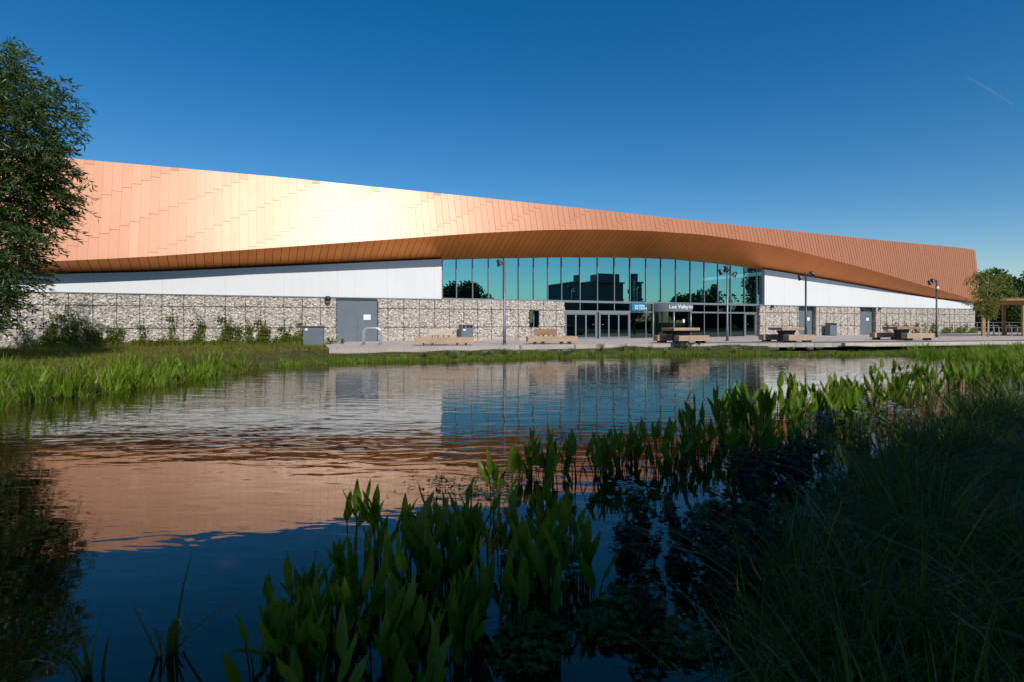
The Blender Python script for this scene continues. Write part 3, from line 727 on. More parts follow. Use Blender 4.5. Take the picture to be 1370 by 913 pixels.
# ------------------------------------------------------------------ street furniture
def lamp_head(parent, p, yaw, pitch, bar):
    """a conical floodlight on a short bracket"""
    q = Matrix.Translation(p) @ Matrix.Rotation(yaw, 4, 'Z') @ Matrix.Rotation(pitch, 4, 'Y')
    m_ = MB(); k0 = 0
    m_.lathe((0, 0, 0), [(.002, .22), (.075, .20), (.10, .10), (.17, -.08), (.185, -.13), (.175, -.13)], 14)
    m_.box((0, 0, .15), (.04, .30, .05)); m_.v = [tuple(q @ Vector(v)) for v in m_.v]
    h = m_.build('lamp_head', bar, parent)
    m_ = MB(); m_.lathe((0, 0, 0), [(.172, -.125), (.10, -.118), (.001, -.115)], 14); m_.v = [tuple(q @ Vector(v)) for v in m_.v]
    m_.build('lens', M['lampglass'], h)
def lamp_post(label, p, hh, mat, heads, camera_=None):
    t = thing('lamp_post', label, 'street lamp', p, 0, 'lamp posts on the paving')
    m_ = MB(); m_.tube([(0, 0, 0), (0, 0, .9), (0, 0, .95), (0, 0, hh)], [.085, .085, .066, .058], 14); m_.build('pole', mat, t)
    m_ = MB(); m_.tube([(0, 0, 0), (0, 0, .05)], [.14, .14], 14); m_.build('base_collar', mat, t)
    for dx, dz, yaw, pit in heads:
        m_ = MB(); m_.tube([(0, 0, hh - .12 + dz * .3), (dx * .6, -.05, hh + dz + .17), (dx, -.08, hh + dz + .16)], .022, 6); m_.build('bracket', mat, t)
        lamp_head(t, Vector((dx, -.08, hh + dz)), yaw, pit, M['poledark'])
    if camera_:
        m_ = MB(); m_.lathe((.0, -.12, hh - .62), [(.002, -.12), (.07, -.10), (.10, -.03), (.10, .06), (.05, .12), (.002, .13)], 12); m_.box((0, -.04, hh - .52), (.06, .16, .05)); m_.build('camera_dome', M['letter'], t)
    return t
lamp_post('grey lamp post with one lamp head, standing between the two timber benches', at(675, 29.6, PZ), 4.45, M['pole'], [(-.26, -.18, R(180), R(28))])
lamp_post('grey lamp post with a cluster of three lamp heads in front of the teal glass', at(973, 35.8, PZ), 4.45, M['pole'], [(-.42, -.10, R(180), R(35)), (-.1, .12, R(230), R(30)), (.42, -.25, 0, R(40))])
lamp_post('dark lamp post with two spread heads, behind the picnic table by the first single door', at(1078, 38.6, PZ), 4.5, M['poledark'], [(-.42, -.28, R(180), R(30)), (.42, -.02, 0, R(-55))])
lamp_post('dark lamp post with one arm and a white camera dome, near the birch end', at(1253, 46.0, PZ), 4.6, M['poledark'], [(-.62, -.20, R(180), R(35)), (-.40, -.05, R(180), R(20))], True)

def timber_bench(label, p, rz, ln, wood_, backwood, backx, round_legs):
    t = thing('timber_bench', label, 'bench', p, rz, 'timber benches on the paving')
    m_ = MB(); m_.box((0, 0, .295), (ln, .52, .33)); m_.build('seat', wood_, t, .015)
    m_ = MB(); m_.box((backx, .42, .69), (1.22, .16, .32)); m_.build('backrest', backwood, t, .015)
    for k in range(4):
        m_ = MB(); m_.box((backx - .4 + k * .27, .36, .46), (.05, .1, .16)); m_.build('back_bracket', M['darkalu'], t)
    for x in (-ln / 2 + .42, -ln / 2 + .85, ln / 2 - .85, ln / 2 - .42):
        m_ = MB(); m_.box((x, -.02, .065), (.07 if round_legs else .11, .40, .13)); m_.build('leg', M['darkalu'], t)
    return t
timber_bench('long pale timber bench with silvered backrest, in front of the grey litter bin', at(595, 28.6, PZ), R(9), 2.95, M['wood'], M['woodpale'], -.2, True)
timber_bench('long timber bench with brown backrest, below the small dark window', at(738.5, 30.2, PZ), R(9), 2.7, M['wood'], M['woodbrown'], -.25, False)

def picnic_table(label, p, rz, L_, topwood, off=.86):
    t = thing('picnic_table', label, 'picnic table', p, rz, 'timber picnic tables on the deck')
    for k in range(3):
        m_ = MB(); m_.box((0, -.33 + k * .33, .83), (L_ * .86, .315, .15)); m_.build('table_plank', topwood, t, .012)
    m_ = MB(); tr = [(-.62, .73), (.62, .73), (.42, .55), (.42, .0), (-.42, .0), (-.42, .55)]
    m_.add([(x, -.22, z) for x, z in tr] + [(x, .22, z) for x, z in tr], [(0, 1, 2, 5), (5, 2, 3, 4)][::1] + [(11, 8, 7, 6), (10, 9, 8, 11)] + [(i, i + 6, (i + 1) % 6 + 6, (i + 1) % 6) for i in range(6)])
    m_.build('pedestal', M['darkalu'], t)
    for sy in (-1, 1):
        b_ = MB(); b_.box((.0, sy * off, .325), (L_, .38, .33)); b = b_.build('bench_seat', M['wood'], t, .012)
        for x in (-L_ / 2 + .3, -L_ / 2 + .62, L_ / 2 - .62, L_ / 2 - .3):
            m_ = MB(); m_.box((x, sy * off, .08), (.13, .30, .16)); m_.build('bench_foot', M['darkalu'], b)
    return t
picnic_table('timber picnic table with two benches in front of the curved entrance', at(911, 31.6, PZ), ROT, 2.15, M['wood'])
picnic_table('timber picnic table with golden top in front of the single door nearest the glass', at(1052, 33.6, PZ), ROT, 2.2, M['wood'])
picnic_table('dark-sided timber picnic table, farthest along the deck by the slim dark lamp post', at(1206, 38.8, PZ), ROT, 3.0, M['woodbrown'], 1.05)

def litter_bin(label, p, rz, ww, hh, slot):
    t = thing('litter_bin', label, 'litter bin', p, rz, 'grey litter bins by the stone wall')
    m_ = MB(); m_.box((0, 0, .05 + (hh - .25) / 2), (ww, .5, hh - .25)); m_.build('bin_body', M['grey'], t, .012)
    m_ = MB(); m_.box((0, 0, hh - .03), (ww + .04, .54, .06)); m_.build('bin_lid', M['greydark'], t, .01)
    for x in (-ww / 2 + .03, -ww / 6, ww / 6, ww / 2 - .03):
        m_ = MB(); m_.box((x, 0, hh - .13), (.05, .46, .16)); m_.build('lid_post', M['grey'], t)
    m_ = MB(); m_.box((0, 0, .025), (ww - .08, .42, .05)); m_.build('plinth', M['darkalu'], t)
    if slot:
        m_ = MB(); m_.box((-ww / 4, -.256, hh - .33), (.18, .012, .1)); m_.build('bin_label', M['letter'], t)
s = fs(623.5, .6); litter_bin('grey litter bin against the stone wall behind the pale bench', W(s, .6, PZ), ROT, .80, 1.05, True)
s = fs(1112, .6); litter_bin('grey litter bin against the stone wall between the two single doors', W(s, .6, PZ), ROT, .95, 1.15, False)
# utility cabinet on the grass
p = at(420, 30.6); p.z = .40
t = thing('utility_cabinet', 'grey metal utility cabinet on the grass beside the wide double door', 'cabinet', p, R(12))
m_ = MB(); m_.box((0, 0, .55), (1.02, .42, 1.1)); m_.build('cabinet_body', M['grey'], t, .01)
m_ = MB(); m_.box((0, -.005, 1.13), (1.10, .50, .06)); m_.build('cabinet_lid', M['greydark'], t, .012)
m_ = MB(); m_.box((.02, -.216, .58), (.74, .014, .96)); m_.build('cabinet_door', M['grey'], t, .004)
m_ = MB(); m_.box((-.36, -.226, .98), (.13, .01, .12)); m_.build('warning_sticker', M['letter'], t)
# hoop cycle stands
def hoop(label, p, rz, first=None):
    if first: o = dup(first, p, rz, label=label); return o
    t = thing('cycle_stand', label, 'cycle stand', p, rz, 'steel cycle hoops by the double door')
    pts = [(-.42, 0, 0), (-.42, 0, .72)] + [(-.42 + .22 * (1 - math.cos(a)), 0, .72 + .2 * math.sin(a)) for a in (R(30), R(60), R(90))] + [(.42 - .22 * (1 - math.cos(a)), 0, .72 + .2 * math.sin(a)) for a in (R(90), R(60), R(30))] + [(.42, 0, .72), (.42, 0, 0)]
    m_ = MB(); m_.tube(pts, .045, 10); m_.build('hoop', M['galv'], t)
    for x in (-.42, .42):
        m_ = MB(); m_.tube([(x, 0, 0), (x, 0, .012)], .09, 10); m_.build('foot_plate', M['galv'], t)
    return t
h0 = hoop('front steel cycle hoop before the wide double door', at(497, 28.1, PZ), R(6)); hoop('rear steel cycle hoop before the wide double door, half behind the other', at(498.8, 29.0, PZ), R(6), h0)
# pale pipe lying on the bank
t = MB(); t.tube([gp(444, 464.5, .42), gp(437, 467, .46), gp(434, 473, .32), gp(433, 480, .12), gp(434, 486, .03)], .022, 6)
tag(t.build('bent_pipe', M['hose']), 'thin pale bent pipe running down the bank below the utility cabinet', 'pipe')

# timber shelter on the right with planted roof
sh_ = thing('timber_shelter', 'open timber shelter with planted flat roof beyond the birch', 'shelter', at(1345, 50, PZ))
o0 = at(1345, 50, PZ)
for x, D in ((1315.5, 50), (1343, 53), (1369.5, 49.2), (1402, 52), (1425, 48.5)):
    q = at(x, D, PZ) - o0; m_ = MB(); m_.box((q.x, q.y, 1.42), (.24, .24, 2.84), R(-15)); m_.build('post', M['glulam'], sh_, .01)
def rslab(z0, z1, g_):
    c = [at(1318 - g_, 49.9 - g_ * .02) - o0, at(1440, 47.8 - g_ * .02) - o0, at(1440, 54) - o0, at(1324 - g_, 54) - o0]
    m_ = MB(); m_.add([(v.x, v.y, z) for z in (z0, z1) for v in c], [(3, 2, 1, 0), (4, 5, 6, 7), (0, 1, 5, 4), (1, 2, 6, 5), (2, 3, 7, 6), (3, 0, 4, 7)]); return m_
rslab(2.84, 3.08, 0).build('roof', M['glulam'], sh_, .01); rslab(3.083, 3.24, 6).build('roof_edge', M['glulam'], sh_, .01)
n = 2600; u_, v_ = rng.random(n), rng.random(n); P = []
for a_, b_ in zip(u_, v_):
    q = at(1316 + 122 * a_, 50 - 1.8 * a_ + (4 + 1.8 * a_) * b_) - o0; P.append((q.x, q.y, 3.23))
V, Fq = leaves_np(np.array(P), np.column_stack([rng.normal(0, .5, n), rng.normal(0, .5, n), np.ones(n)]), rng.uniform(.1, .26, n), .06); npmesh('planted_roof', V, Fq, M['sedum'], sh_)
# more hoops under the shelter
hb = None
for k, x in enumerate((1326.5, 1333, 1350, 1357.5)):
    p = at(x, 51.5, PZ); lab = ['cycle hoop under the shelter beside the pale birch stem', 'second cycle hoop in from the birch under the shelter', 'third cycle hoop in from the birch under the shelter', 'cycle hoop under the shelter farthest from the birch'][k]
    o = dup(h0, p, R(75), label=lab, group='cycle hoops under the shelter')
# low railing behind
rl = thing('metal_railing', 'thin grey metal railing beyond the shelter', 'railing', at(1350, 60, PZ), R(10))
for k in range(9):
    m_ = MB(); m_.tube([(-8 + 2 * k, 0, 0), (-8 + 2 * k, 0, 1.2)], .03, 6); m_.build('post', M['pole'], rl)
for z in (1.2, .65):
    m_ = MB(); m_.tube([(-8, 0, z), (8, 0, z)], .025, 6); m_.build('rail', M['pole'], rl)

# ------------------------------------------------------------------ trees
def crown_leaves(blobs, n, ll, lw, droop=.2, shell=.55):
    """leaf faces through the volume of overlapping clumps"""
    vol = np.array([b[3] ** 3 for b in blobs]); cnt = np.maximum(4, (n * vol / vol.sum()).astype(int)); Ps, Ds = [], []
    for (x, y, z, r), c in zip(blobs, cnt):
        d = rng.normal(size=(c, 3)); d /= np.linalg.norm(d, axis=1, keepdims=True)
        rr = r * (shell + (1 - shell) * rng.random(c) ** .6) * (1 + .16 * np.sin(d[:, 0] * 7 + x) * np.sin(d[:, 1] * 6 + y) * np.sin(d[:, 2] * 8 + z))
        P = np.array([x, y, z]) + d * rr[:, None] * np.array([1, 1, .85]); Ps.append(P)
        q = d * .6 + rng.normal(0, .6, (c, 3)); q[:, 2] -= droop; Ds.append(q)
    P, D = np.concatenate(Ps), np.concatenate(Ds)
    return leaves_np(P, D, rng.uniform(.7, 1.3, len(P)) * ll, rng.uniform(.7, 1.3, len(P)) * lw)
def limb_path(a, b2, k=5, wob=.12):
    a, b2 = Vector(a), Vector(b2); l = (b2 - a).length
    return [a.lerp(b2, i / k) + Vector((random.uniform(-1, 1), random.uniform(-1, 1), random.uniform(-.5, .5) + math.sin(math.pi * i / k) * .8)) * l * wob * (0 < i < k) for i in range(k + 1)]
def make_tree(name, label, h, cr, n, ll, lw, mat, bark, group=None, cat='tree', base=.35, nb=22, squash=1.0):
    t = thing(name, label, cat, (0, 0, 0), 0, group); blobs = []
    tk = MB(); tk.tube([(0, 0, -.2), (.05, 0, h * .25), (-.08, .08, h * .55), (0, 0, h * .82)], [h * .026, h * .02, h * .013, h * .004], 9)
    for k in range(nb):
        u = random.uniform(base, 1.0); a = random.uniform(0, 2 * math.pi); env = math.sin(math.pi * (.18 + .8 * (u - base) / (1 - base + 1e-6))) ** .7
        rr = cr * env * random.uniform(.45, .85); br = cr * random.uniform(.26, .42)
        c = Vector((rr * math.cos(a), rr * math.sin(a), h * u - br * .5)); blobs.append((c.x, c.y, c.z, br))
        if k % 2 == 0:
            st_ = Vector((0, 0, h * max(.16, u - .28))); q = limb_path(st_, c, 4); tk.tube(q, [h * .009, h * .007, h * .005, h * .003, h * .0015], 6)
    tk.build('trunk', bark, t)
    V, Fq = crown_leaves(blobs, n, ll, lw); npmesh('crown', V, Fq, mat, t)
    return t
# trees behind the viewpoint that shade the near bank (they stand outside the picture)
sh0 = make_tree('shade_tree', 'tall leafy tree behind the viewpoint casting shade over the near bank', 15, 4.6, 9000, .5, .34, M['tree'], M['bark'], 'tall trees behind the viewpoint', nb=34, base=.2)
sh1 = make_tree('shade_tree', 'tall leafy tree behind the viewpoint casting shade over the near bank', 16, 4.9, 9000, .5, .34, M['tree'], M['bark'], 'tall trees behind the viewpoint', nb=34, base=.2)
SHADE = [(-1.5, -8, .8), (3.5, -6, .88), (8.5, -4.4, .82), (12.6, -2.6, .70), (17, -.4, .66), (21, 1.4, .68), (23.6, 2.0, .6)]
for k, (x, y, sc_) in enumerate(SHADE):
    o = (sh0, sh1)[k] if k < 2 else dup((sh0, sh1)[k % 2], (0, 0, 0))
    o.location = (x, y, .5); o.rotation_euler = (0, 0, k * 1.3); o.scale = (sc_,) * 3
# far tree line and block opposite, mirrored in the glass
m0 = make_tree('hedgerow_tree', 'bushy tree in the distant row mirrored in the glass front', 8.5, 4.5, 3500, .6, .42, M['tree'], M['bark'], 'distant trees mirrored in the glass', nb=26, base=.12)
m1 = make_tree('hedgerow_tree', 'bushy tree in the distant row mirrored in the glass front', 9.5, 5, 3500, .6, .42, M['tree'], M['bark'], 'distant trees mirrored in the glass', nb=26, base=.12)
k = 0
for i in range(22):
    u = i / 21; x = 62 + 66 * u + random.uniform(-3, 3); y = -36 + 62 * u + random.uniform(-3, 3)
    sc_ = random.uniform(.55, 1.15)
    if 6 <= i <= 9: continue
    if i < 6: x += 26; y -= 24; sc_ *= 1.25
    o = (m0, m1)[k] if k < 2 else dup((m0, m1)[k % 2], (0, 0, 0)); k += 1
    o.location = (x, y, .3); o.rotation_euler = (0, 0, i * 2.1); o.scale = (1.1 * sc_, 1.1 * sc_, sc_)
tk_ = dup(sh1, (53, 42.5, .4), 2.2, .72, label='tall tree beside the deck mirrored in the last glass panes', group='trees beside the deck'); 
ob = thing('opposite_block', 'flat-roofed dark block across the water mirrored in the middle glass panes', 'building', (86, -5, .3), R(120))
m_ = MB(); m_.box((-3, 0, 5.2), (18, 12, 10.4)); m_.build('wall', M['brick'], ob)
m_ = MB(); m_.box((4, 0, 11.4), (7, 8, 2.0)); m_.build('roof_block', M['brick'], ob)
m_ = MB(); m_.box((-3, 0, 10.55), (18.6, 12.6, .3)); m_.build('roof', M['greydark'], ob)
# willow at the left edge
wl = thing('willow_tree', 'dark leafy willow at the edge of the picture, overhanging the sunlit bank', 'tree', (-19.0, 18.4, .3))
tk = MB(); tk.tube([(0, 0, -.3), (.1, .1, 1.6), (-.1, 0, 4), (.2, -.1, 7.0), (.3, 0, 9.5)], [.42, .34, .26, .14, .03], 10)
tips = []; blobs = []
def wp_(x, y, D): v = at(x, D, CZ + (HZ - y) / FPX * D); return v - Vector((-19.0, 18.4, .3))
# outline of the crown read off the photograph, filled in depth
OUT = [(8, 70, .7), (2, 110, .9), (30, 100, .6), (22, 140, 1.0), (55, 128, .8), (85, 128, .55), (100, 122, .45), (70, 155, .9), (105, 150, .4), (30, 180, 1.3), (75, 195, .9), (95, 180, .5), (104, 222, .4), (88, 232, .7), (60, 230, 1.0), (25, 240, 1.5),
       (110, 262, .35), (96, 275, .5), (70, 270, .8), (35, 290, 1.2), (78, 305, .45), (55, 318, .6), (20, 330, 1.2), (48, 350, .5), (15, 375, .8), (10, 400, .6), (5, 425, .4), (-34, 130, 1.2), (-40, 200, 2.2), (-45, 300, 2.2), (-40, 380, 1.6), (-90, 250, 2.4), (-80, 330, 2.2), (-20, 420, .8)]
Pl, Dl = [], []
for x, y, r in OUT:
    x -= 20 if x > 40 else 12
    for dz in ((0,) if r < .6 else (-.8, .8)):
        c = wp_(x, y, 18.2 + dz * 1.1 + random.uniform(-.5, .5)); 
        base_ = Vector((0.1, 0, max(1.8, c.z - 2.2 - random.random()))); tk.tube(limb_path(base_, c, 4, .08), [.06, .045, .03, .02, .008], 5)
        nt_ = int(9 + 31 * r * r)
        for q in range(nt_):
            d = Vector(np.clip(rng.normal(0, .5, 3), -1, 1)) * r; p0 = c + d * .75
            dirv = (Vector((d.x, d.y, .1 * d.z)) + Vector((random.uniform(-.5, .9), random.uniform(-.5, .5), random.uniform(-.2, .5)))).normalized(); ln = random.uniform(.35, .8) * (.6 + .5 * min(1, r))
            m_n = int(ln * 26)
            for k in range(m_n):
                u = k / m_n; p = p0 + dirv * ln * u + Vector((0, 0, -.45 * u * u * ln)); Pl.append(p)
                Dl.append(dirv * .7 + Vector((random.uniform(-.8, .8), random.uniform(-.8, .8), random.uniform(-.9, .35))))
tk.build('trunk', M['bark'], wl)
Pl, Dl = np.array(Pl), np.array(Dl); n = len(Pl); print('willow leaves', n)
V, Fq = leaves_np(Pl, Dl, rng.uniform(.15, .28, n), rng.uniform(.034, .06, n)); npmesh('crown', V, Fq, M['willow'], wl)
# slender birch before the shelter
bt = thing('birch_tree', 'slender young birch with pale stem beside the timber shelter', 'tree', at(1321.5, 47.5, PZ))
tk = MB(); tk.tube([(0, 0, -.1), (.05, 0, 1.6), (-.05, 0, 3.4), (.1, 0, 5.2)], [.07, .06, .04, .012], 8); blobs = []
for k in range(46):
    u = random.uniform(.34, 1); a = random.uniform(0, 6.28); rr = 1.55 * math.sin(math.pi * min(1, (1.05 - u) * 1.15 + .12)) * random.uniform(.2, 1.1)
    c = Vector((rr * math.cos(a) - .15, rr * math.sin(a), 5.3 * u + random.uniform(-.3, .1))); blobs.append((*c, random.uniform(.3, .58)))
    if k % 2 == 0: tk.tube(limb_path((0, 0, max(1.5, c.z - .8)), c, 3, .06), [.02, .014, .01, .004], 5)
tk.build('trunk', M['palebark'], bt)
V, Fq = crown_leaves(blobs, 4200, .13, .09, .3, .1); npmesh('crown', V, Fq, M['birch'], bt)
# trees beyond the shelter
r0 = make_tree('broadleaf_tree', 'x', 8.6, 3.9, 5200, .42, .30, M['fartree'], M['bark'], 'trees beyond the shelter', nb=30, base=.1)
RT = [(1322, 82, 1.06, 'tall rounded dark tree rising right behind the copper corner'), (1344, 86, 1.0, 'dark bushy tree above the middle of the shelter roof'), (1362, 92, .98, 'smaller dark tree behind the shelter next to the bushy one'), (1385, 86, 1.15, 'dark tree at the picture edge rising above the shelter roof'),
      (1330, 72, .5, 'low bush in shade seen under the shelter near the birch stem'), (1352, 70, .52, 'low bush in shade seen under the middle of the shelter'), (1372, 68, .5, 'low bush in shade seen under the far end of the shelter')]
for k, (x, D, sc_, lab) in enumerate(RT):
    o = r0 if k == 0 else dup(r0, (0, 0, 0)); o.location = at(x, D, .2); o.scale = (sc_,) * 3; o.rotation_euler = (0, 0, k * 1.9); o['label'] = lab

# ------------------------------------------------------------------ bank vegetation
def scatter(n, xr, yr, test):
    P = np.column_stack([rng.uniform(*xr, n), rng.uniform(*yr, n)]); return P[test(P, pond_sd(P))]
def onground(P): return np.column_stack([P, ground_z(P) - .02])
def rb(n): return rng.random(n)
def inpave(P): # keep plants off the paving
    e = np.array(EDGE + [(31.6, 35), (62, 44)]); ye = np.interp(P[:, 0], e[:, 0], e[:, 1]); sg_ = np.interp(P[:, 0], [-12, -10.6, -8.0], [60, 34, 24.9])
    return (P[:, 1] > np.where(P[:, 0] < -8, sg_, ye) - .12) & (P[:, 0] > -12)
def wallside(P): return (P[:, 0] - FO.x) * FN.x + (P[:, 1] - FO.y) * FN.y > .05
# near bank: long dark grass
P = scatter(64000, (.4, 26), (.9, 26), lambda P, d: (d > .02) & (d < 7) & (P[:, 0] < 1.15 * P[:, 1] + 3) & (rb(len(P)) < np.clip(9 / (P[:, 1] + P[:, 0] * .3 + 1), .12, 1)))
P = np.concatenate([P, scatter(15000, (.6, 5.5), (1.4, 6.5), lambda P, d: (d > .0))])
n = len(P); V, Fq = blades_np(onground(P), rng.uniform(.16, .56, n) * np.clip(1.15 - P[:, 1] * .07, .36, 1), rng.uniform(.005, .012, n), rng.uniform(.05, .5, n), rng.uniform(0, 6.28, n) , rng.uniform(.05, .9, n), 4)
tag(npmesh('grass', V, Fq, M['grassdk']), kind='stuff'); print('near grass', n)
# left bank lawn and rough
P = scatter(60000, (-24, -6.5), (10.5, 33), lambda P, d: (d > .05) & ~inpave(P) & wallside(P)); n = len(P)
dw = (P[:, 0] - FO.x) * FN.x + (P[:, 1] - FO.y) * FN.y
H = rng.uniform(.06, .20, n) * (1 + 1.6 * (dw < 1.2))
V, Fq = blades_np(onground(P), H, rng.uniform(.008, .018, n), rng.uniform(0, .5, n), rng.uniform(0, 6.28, n), rng.uniform(.1, .8, n), 3)
tag(npmesh('grass', V, Fq, None, mats=[M['grasslt'], M['grassdry']], mi=np.repeat((rng.random(n) < np.clip(.35 + .25 * np.clip(pond_sd(P) - .8, 0, 1.5) + .3 * np.sin(P[:, 0] * .9) * np.sin(P[:, 1] * .7), 0, 1)), 3)), kind='stuff')
# far bank strip
P = scatter(70000, (-9, 34), (23, 34.5), lambda P, d: (d > -.25) & ~inpave(P) & (d < 4)); n = len(P); print('far strip', n)
d_ = pond_sd(P)
V, Fq = blades_np(np.column_stack([P, np.maximum(ground_z(P), 0) - .02]), (rng.uniform(.05, .20, n) * (.75 + .5 * np.sin(P[:, 0] * 1.7) * np.sin(P[:, 0] * .6 + 1)) + .03) * np.clip(1.35 - d_ * .55, .25, 1), rng.uniform(.012, .028, n), rng.uniform(0, .5, n), rng.uniform(0, 6.28, n), rng.uniform(.1, .7, n), 3)
tag(npmesh('grass', V, Fq, None, mats=[M['grasslt'], M['grassdry']], mi=np.repeat((rng.random(n) < .3), 3)), kind='stuff')
# background grass on the right bank beyond the pond
P = scatter(26000, (18, 48), (18, 36), lambda P, d: (d > 0) & (d < 1.7) & ~inpave(P) & (P[:, 0] < P[:, 1] * 1.05)); n = len(P)
V, Fq = blades_np(onground(P), rng.uniform(.08, .30, n), rng.uniform(.012, .03, n), rng.uniform(0, .5, n), rng.uniform(0, 6.28, n), rng.uniform(.1, .7, n), 3)
tag(npmesh('grass', V, Fq, M['grasslt']), kind='stuff')

# tufts of sedge
def tuft(name, n, h, wd, mat, spread=.18, lean=.35, droop=.6):
    P = np.column_stack([rng.normal(0, spread, n), rng.normal(0, spread, n), np.full(n, -.03)])
    az = np.arctan2(P[:, 1], P[:, 0]) + rng.normal(0, .6, n)
    V, Fq = blades_np(P, rng.uniform(.55, 1.1, n) * h, rng.uniform(.6, 1.2, n) * wd, rng.uniform(.02, lean, n), az, rng.uniform(.0, droop, n), 5)
    return npmesh(name, V, Fq, mat)
def place(protos, pts, label, cat, group, smin=.8, smax=1.2, z=None, used=set()):
    for k, (x, y) in enumerate(pts):
        pr = protos[k % len(protos)]
        if pr.name not in used: o = pr; used.add(pr.name)
        else:
            o = dup(pr, (0, 0, 0))
        sc_ = random.uniform(smin, smax); o.location = (x, y, gz1(x, y) if z is None else z); o.rotation_euler = (0, 0, random.uniform(0, 6.28)); o.scale = (sc_, sc_, sc_ * random.uniform(.9, 1.15))
        tag(o, label, cat, group)
def along(path, n, jitter):
    path = np.array(path, float); seg = np.hypot(*np.diff(path, axis=0).T); cum = np.concatenate([[0], np.cumsum(seg)])
    u = (np.arange(n) + rng.uniform(.1, .9, n)) / n * cum[-1]
    return [(np.interp(q, cum, path[:, 0]) + random.gauss(0, jitter), np.interp(q, cum, path[:, 1]) + random.gauss(0, jitter)) for q in u]
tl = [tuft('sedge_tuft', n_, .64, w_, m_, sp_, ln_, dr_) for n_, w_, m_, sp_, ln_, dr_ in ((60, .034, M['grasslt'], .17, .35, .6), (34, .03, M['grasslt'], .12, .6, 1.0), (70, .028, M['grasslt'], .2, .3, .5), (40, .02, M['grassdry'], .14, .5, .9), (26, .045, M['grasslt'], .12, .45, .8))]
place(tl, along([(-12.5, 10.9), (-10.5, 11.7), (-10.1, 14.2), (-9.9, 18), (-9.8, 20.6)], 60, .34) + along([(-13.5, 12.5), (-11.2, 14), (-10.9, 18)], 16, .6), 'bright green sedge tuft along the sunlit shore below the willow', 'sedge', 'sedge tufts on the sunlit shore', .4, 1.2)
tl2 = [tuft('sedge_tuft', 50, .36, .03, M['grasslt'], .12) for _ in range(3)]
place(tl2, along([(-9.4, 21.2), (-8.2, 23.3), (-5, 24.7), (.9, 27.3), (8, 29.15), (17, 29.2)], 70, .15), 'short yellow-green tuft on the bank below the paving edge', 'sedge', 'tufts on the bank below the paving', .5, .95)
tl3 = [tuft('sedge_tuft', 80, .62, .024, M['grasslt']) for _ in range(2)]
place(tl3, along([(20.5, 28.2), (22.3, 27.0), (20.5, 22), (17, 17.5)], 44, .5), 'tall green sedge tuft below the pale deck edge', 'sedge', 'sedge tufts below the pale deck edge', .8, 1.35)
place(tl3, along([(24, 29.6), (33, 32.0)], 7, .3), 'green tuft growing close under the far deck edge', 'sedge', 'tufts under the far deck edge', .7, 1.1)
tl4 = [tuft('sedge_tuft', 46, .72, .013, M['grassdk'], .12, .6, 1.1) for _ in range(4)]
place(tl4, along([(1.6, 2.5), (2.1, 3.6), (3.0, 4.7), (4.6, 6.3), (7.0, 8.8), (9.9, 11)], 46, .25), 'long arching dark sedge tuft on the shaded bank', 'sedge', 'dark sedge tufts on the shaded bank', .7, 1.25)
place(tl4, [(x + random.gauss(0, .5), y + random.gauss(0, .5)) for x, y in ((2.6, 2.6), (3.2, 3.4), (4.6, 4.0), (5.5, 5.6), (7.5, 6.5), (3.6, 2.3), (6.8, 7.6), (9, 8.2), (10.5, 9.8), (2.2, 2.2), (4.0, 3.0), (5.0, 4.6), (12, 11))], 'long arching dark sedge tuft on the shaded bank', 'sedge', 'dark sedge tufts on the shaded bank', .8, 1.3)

# broad-leaved water plants: leaf blades with a midrib on upright stalks
def marsh_plant(nl, h, ll, lw):
    LV, LF, SM = [], [], MB(); k0 = 0
    for k in range(nl):
        a = random.uniform(0, 6.28); b0 = Vector((random.gauss(0, .05), random.gauss(0, .05), -.12)); hh = h * random.uniform(.55, 1.0); le = ll * random.uniform(.7, 1.15); le_w = lw * random.uniform(.75, 1.2)
        lean = random.choice((random.uniform(.02, .2), random.uniform(.05, .32))); out = Vector((math.cos(a), math.sin(a), 0)); st = max(.06, hh - le * .9)
        p1 = b0 + Vector((0, 0, st * .6)) + out * lean * st * .4; p2 = b0 + Vector((0, 0, st)) + out * lean * st
        SM.tube([b0, p1, p2], [.007, .006, .004], 5, False)
        d = (out * (lean + random.uniform(.05, .35)) + Vector((random.gauss(0, .1), random.gauss(0, .1), 1))).normalized()
        fa = random.uniform(0, 6.28); nv = Vector((math.cos(fa), math.sin(fa), .25)); sd_ = d.cross(nv).normalized(); up = sd_.cross(d)
        m_ = 8; curl = random.choice((random.uniform(-.1, .15), random.uniform(-.15, .25), random.uniform(-.1, .2), random.uniform(.2, .6))); vs_ = []
        for i in range(m_ + 1):
            u = i / m_; wv = le_w * .5 * (math.sin(math.pi * u ** .72) ** .8 if 0 < u < 1 else .02) * (1 - .15 * u)
            c = p2 + d * le * (u - .25 * abs(curl) * u ** 3) + up * (curl * le * u * u) + sd_ * (.06 * le * math.sin(a * 3) * u * u) ; fold = wv * .35; rip = wv * .22 * math.sin(u * 11 + a * 5)
            vs_ += [c - sd_ * wv + up * (fold + rip), c, c + sd_ * wv + up * (fold - rip)]
        LV += vs_
        for i in range(m_):
            q = k0 + 3 * i; LF += [(q, q + 1, q + 4, q + 3), (q + 1, q + 2, q + 5, q + 4)]
        k0 += 3 * (m_ + 1)
    t = thing('marsh_plant', 'x', 'marsh plant'); npmesh('leaves', np.array([tuple(v) for v in LV]), np.array(LF), M['marsh'], t, True); SM.build('stalks', M['stem'], t)
    return t
mp_ = [marsh_plant(random.randint(4, 8), .66, .30, .080) for _ in range(8)]
def px_pts(n, poly_path, jit):
    """points along a path given at photo positions on the water"""
    return along([tuple(gp(x, y)[:2]) for x, y in poly_path], n, jit)
PM = dict(cat='marsh plant')
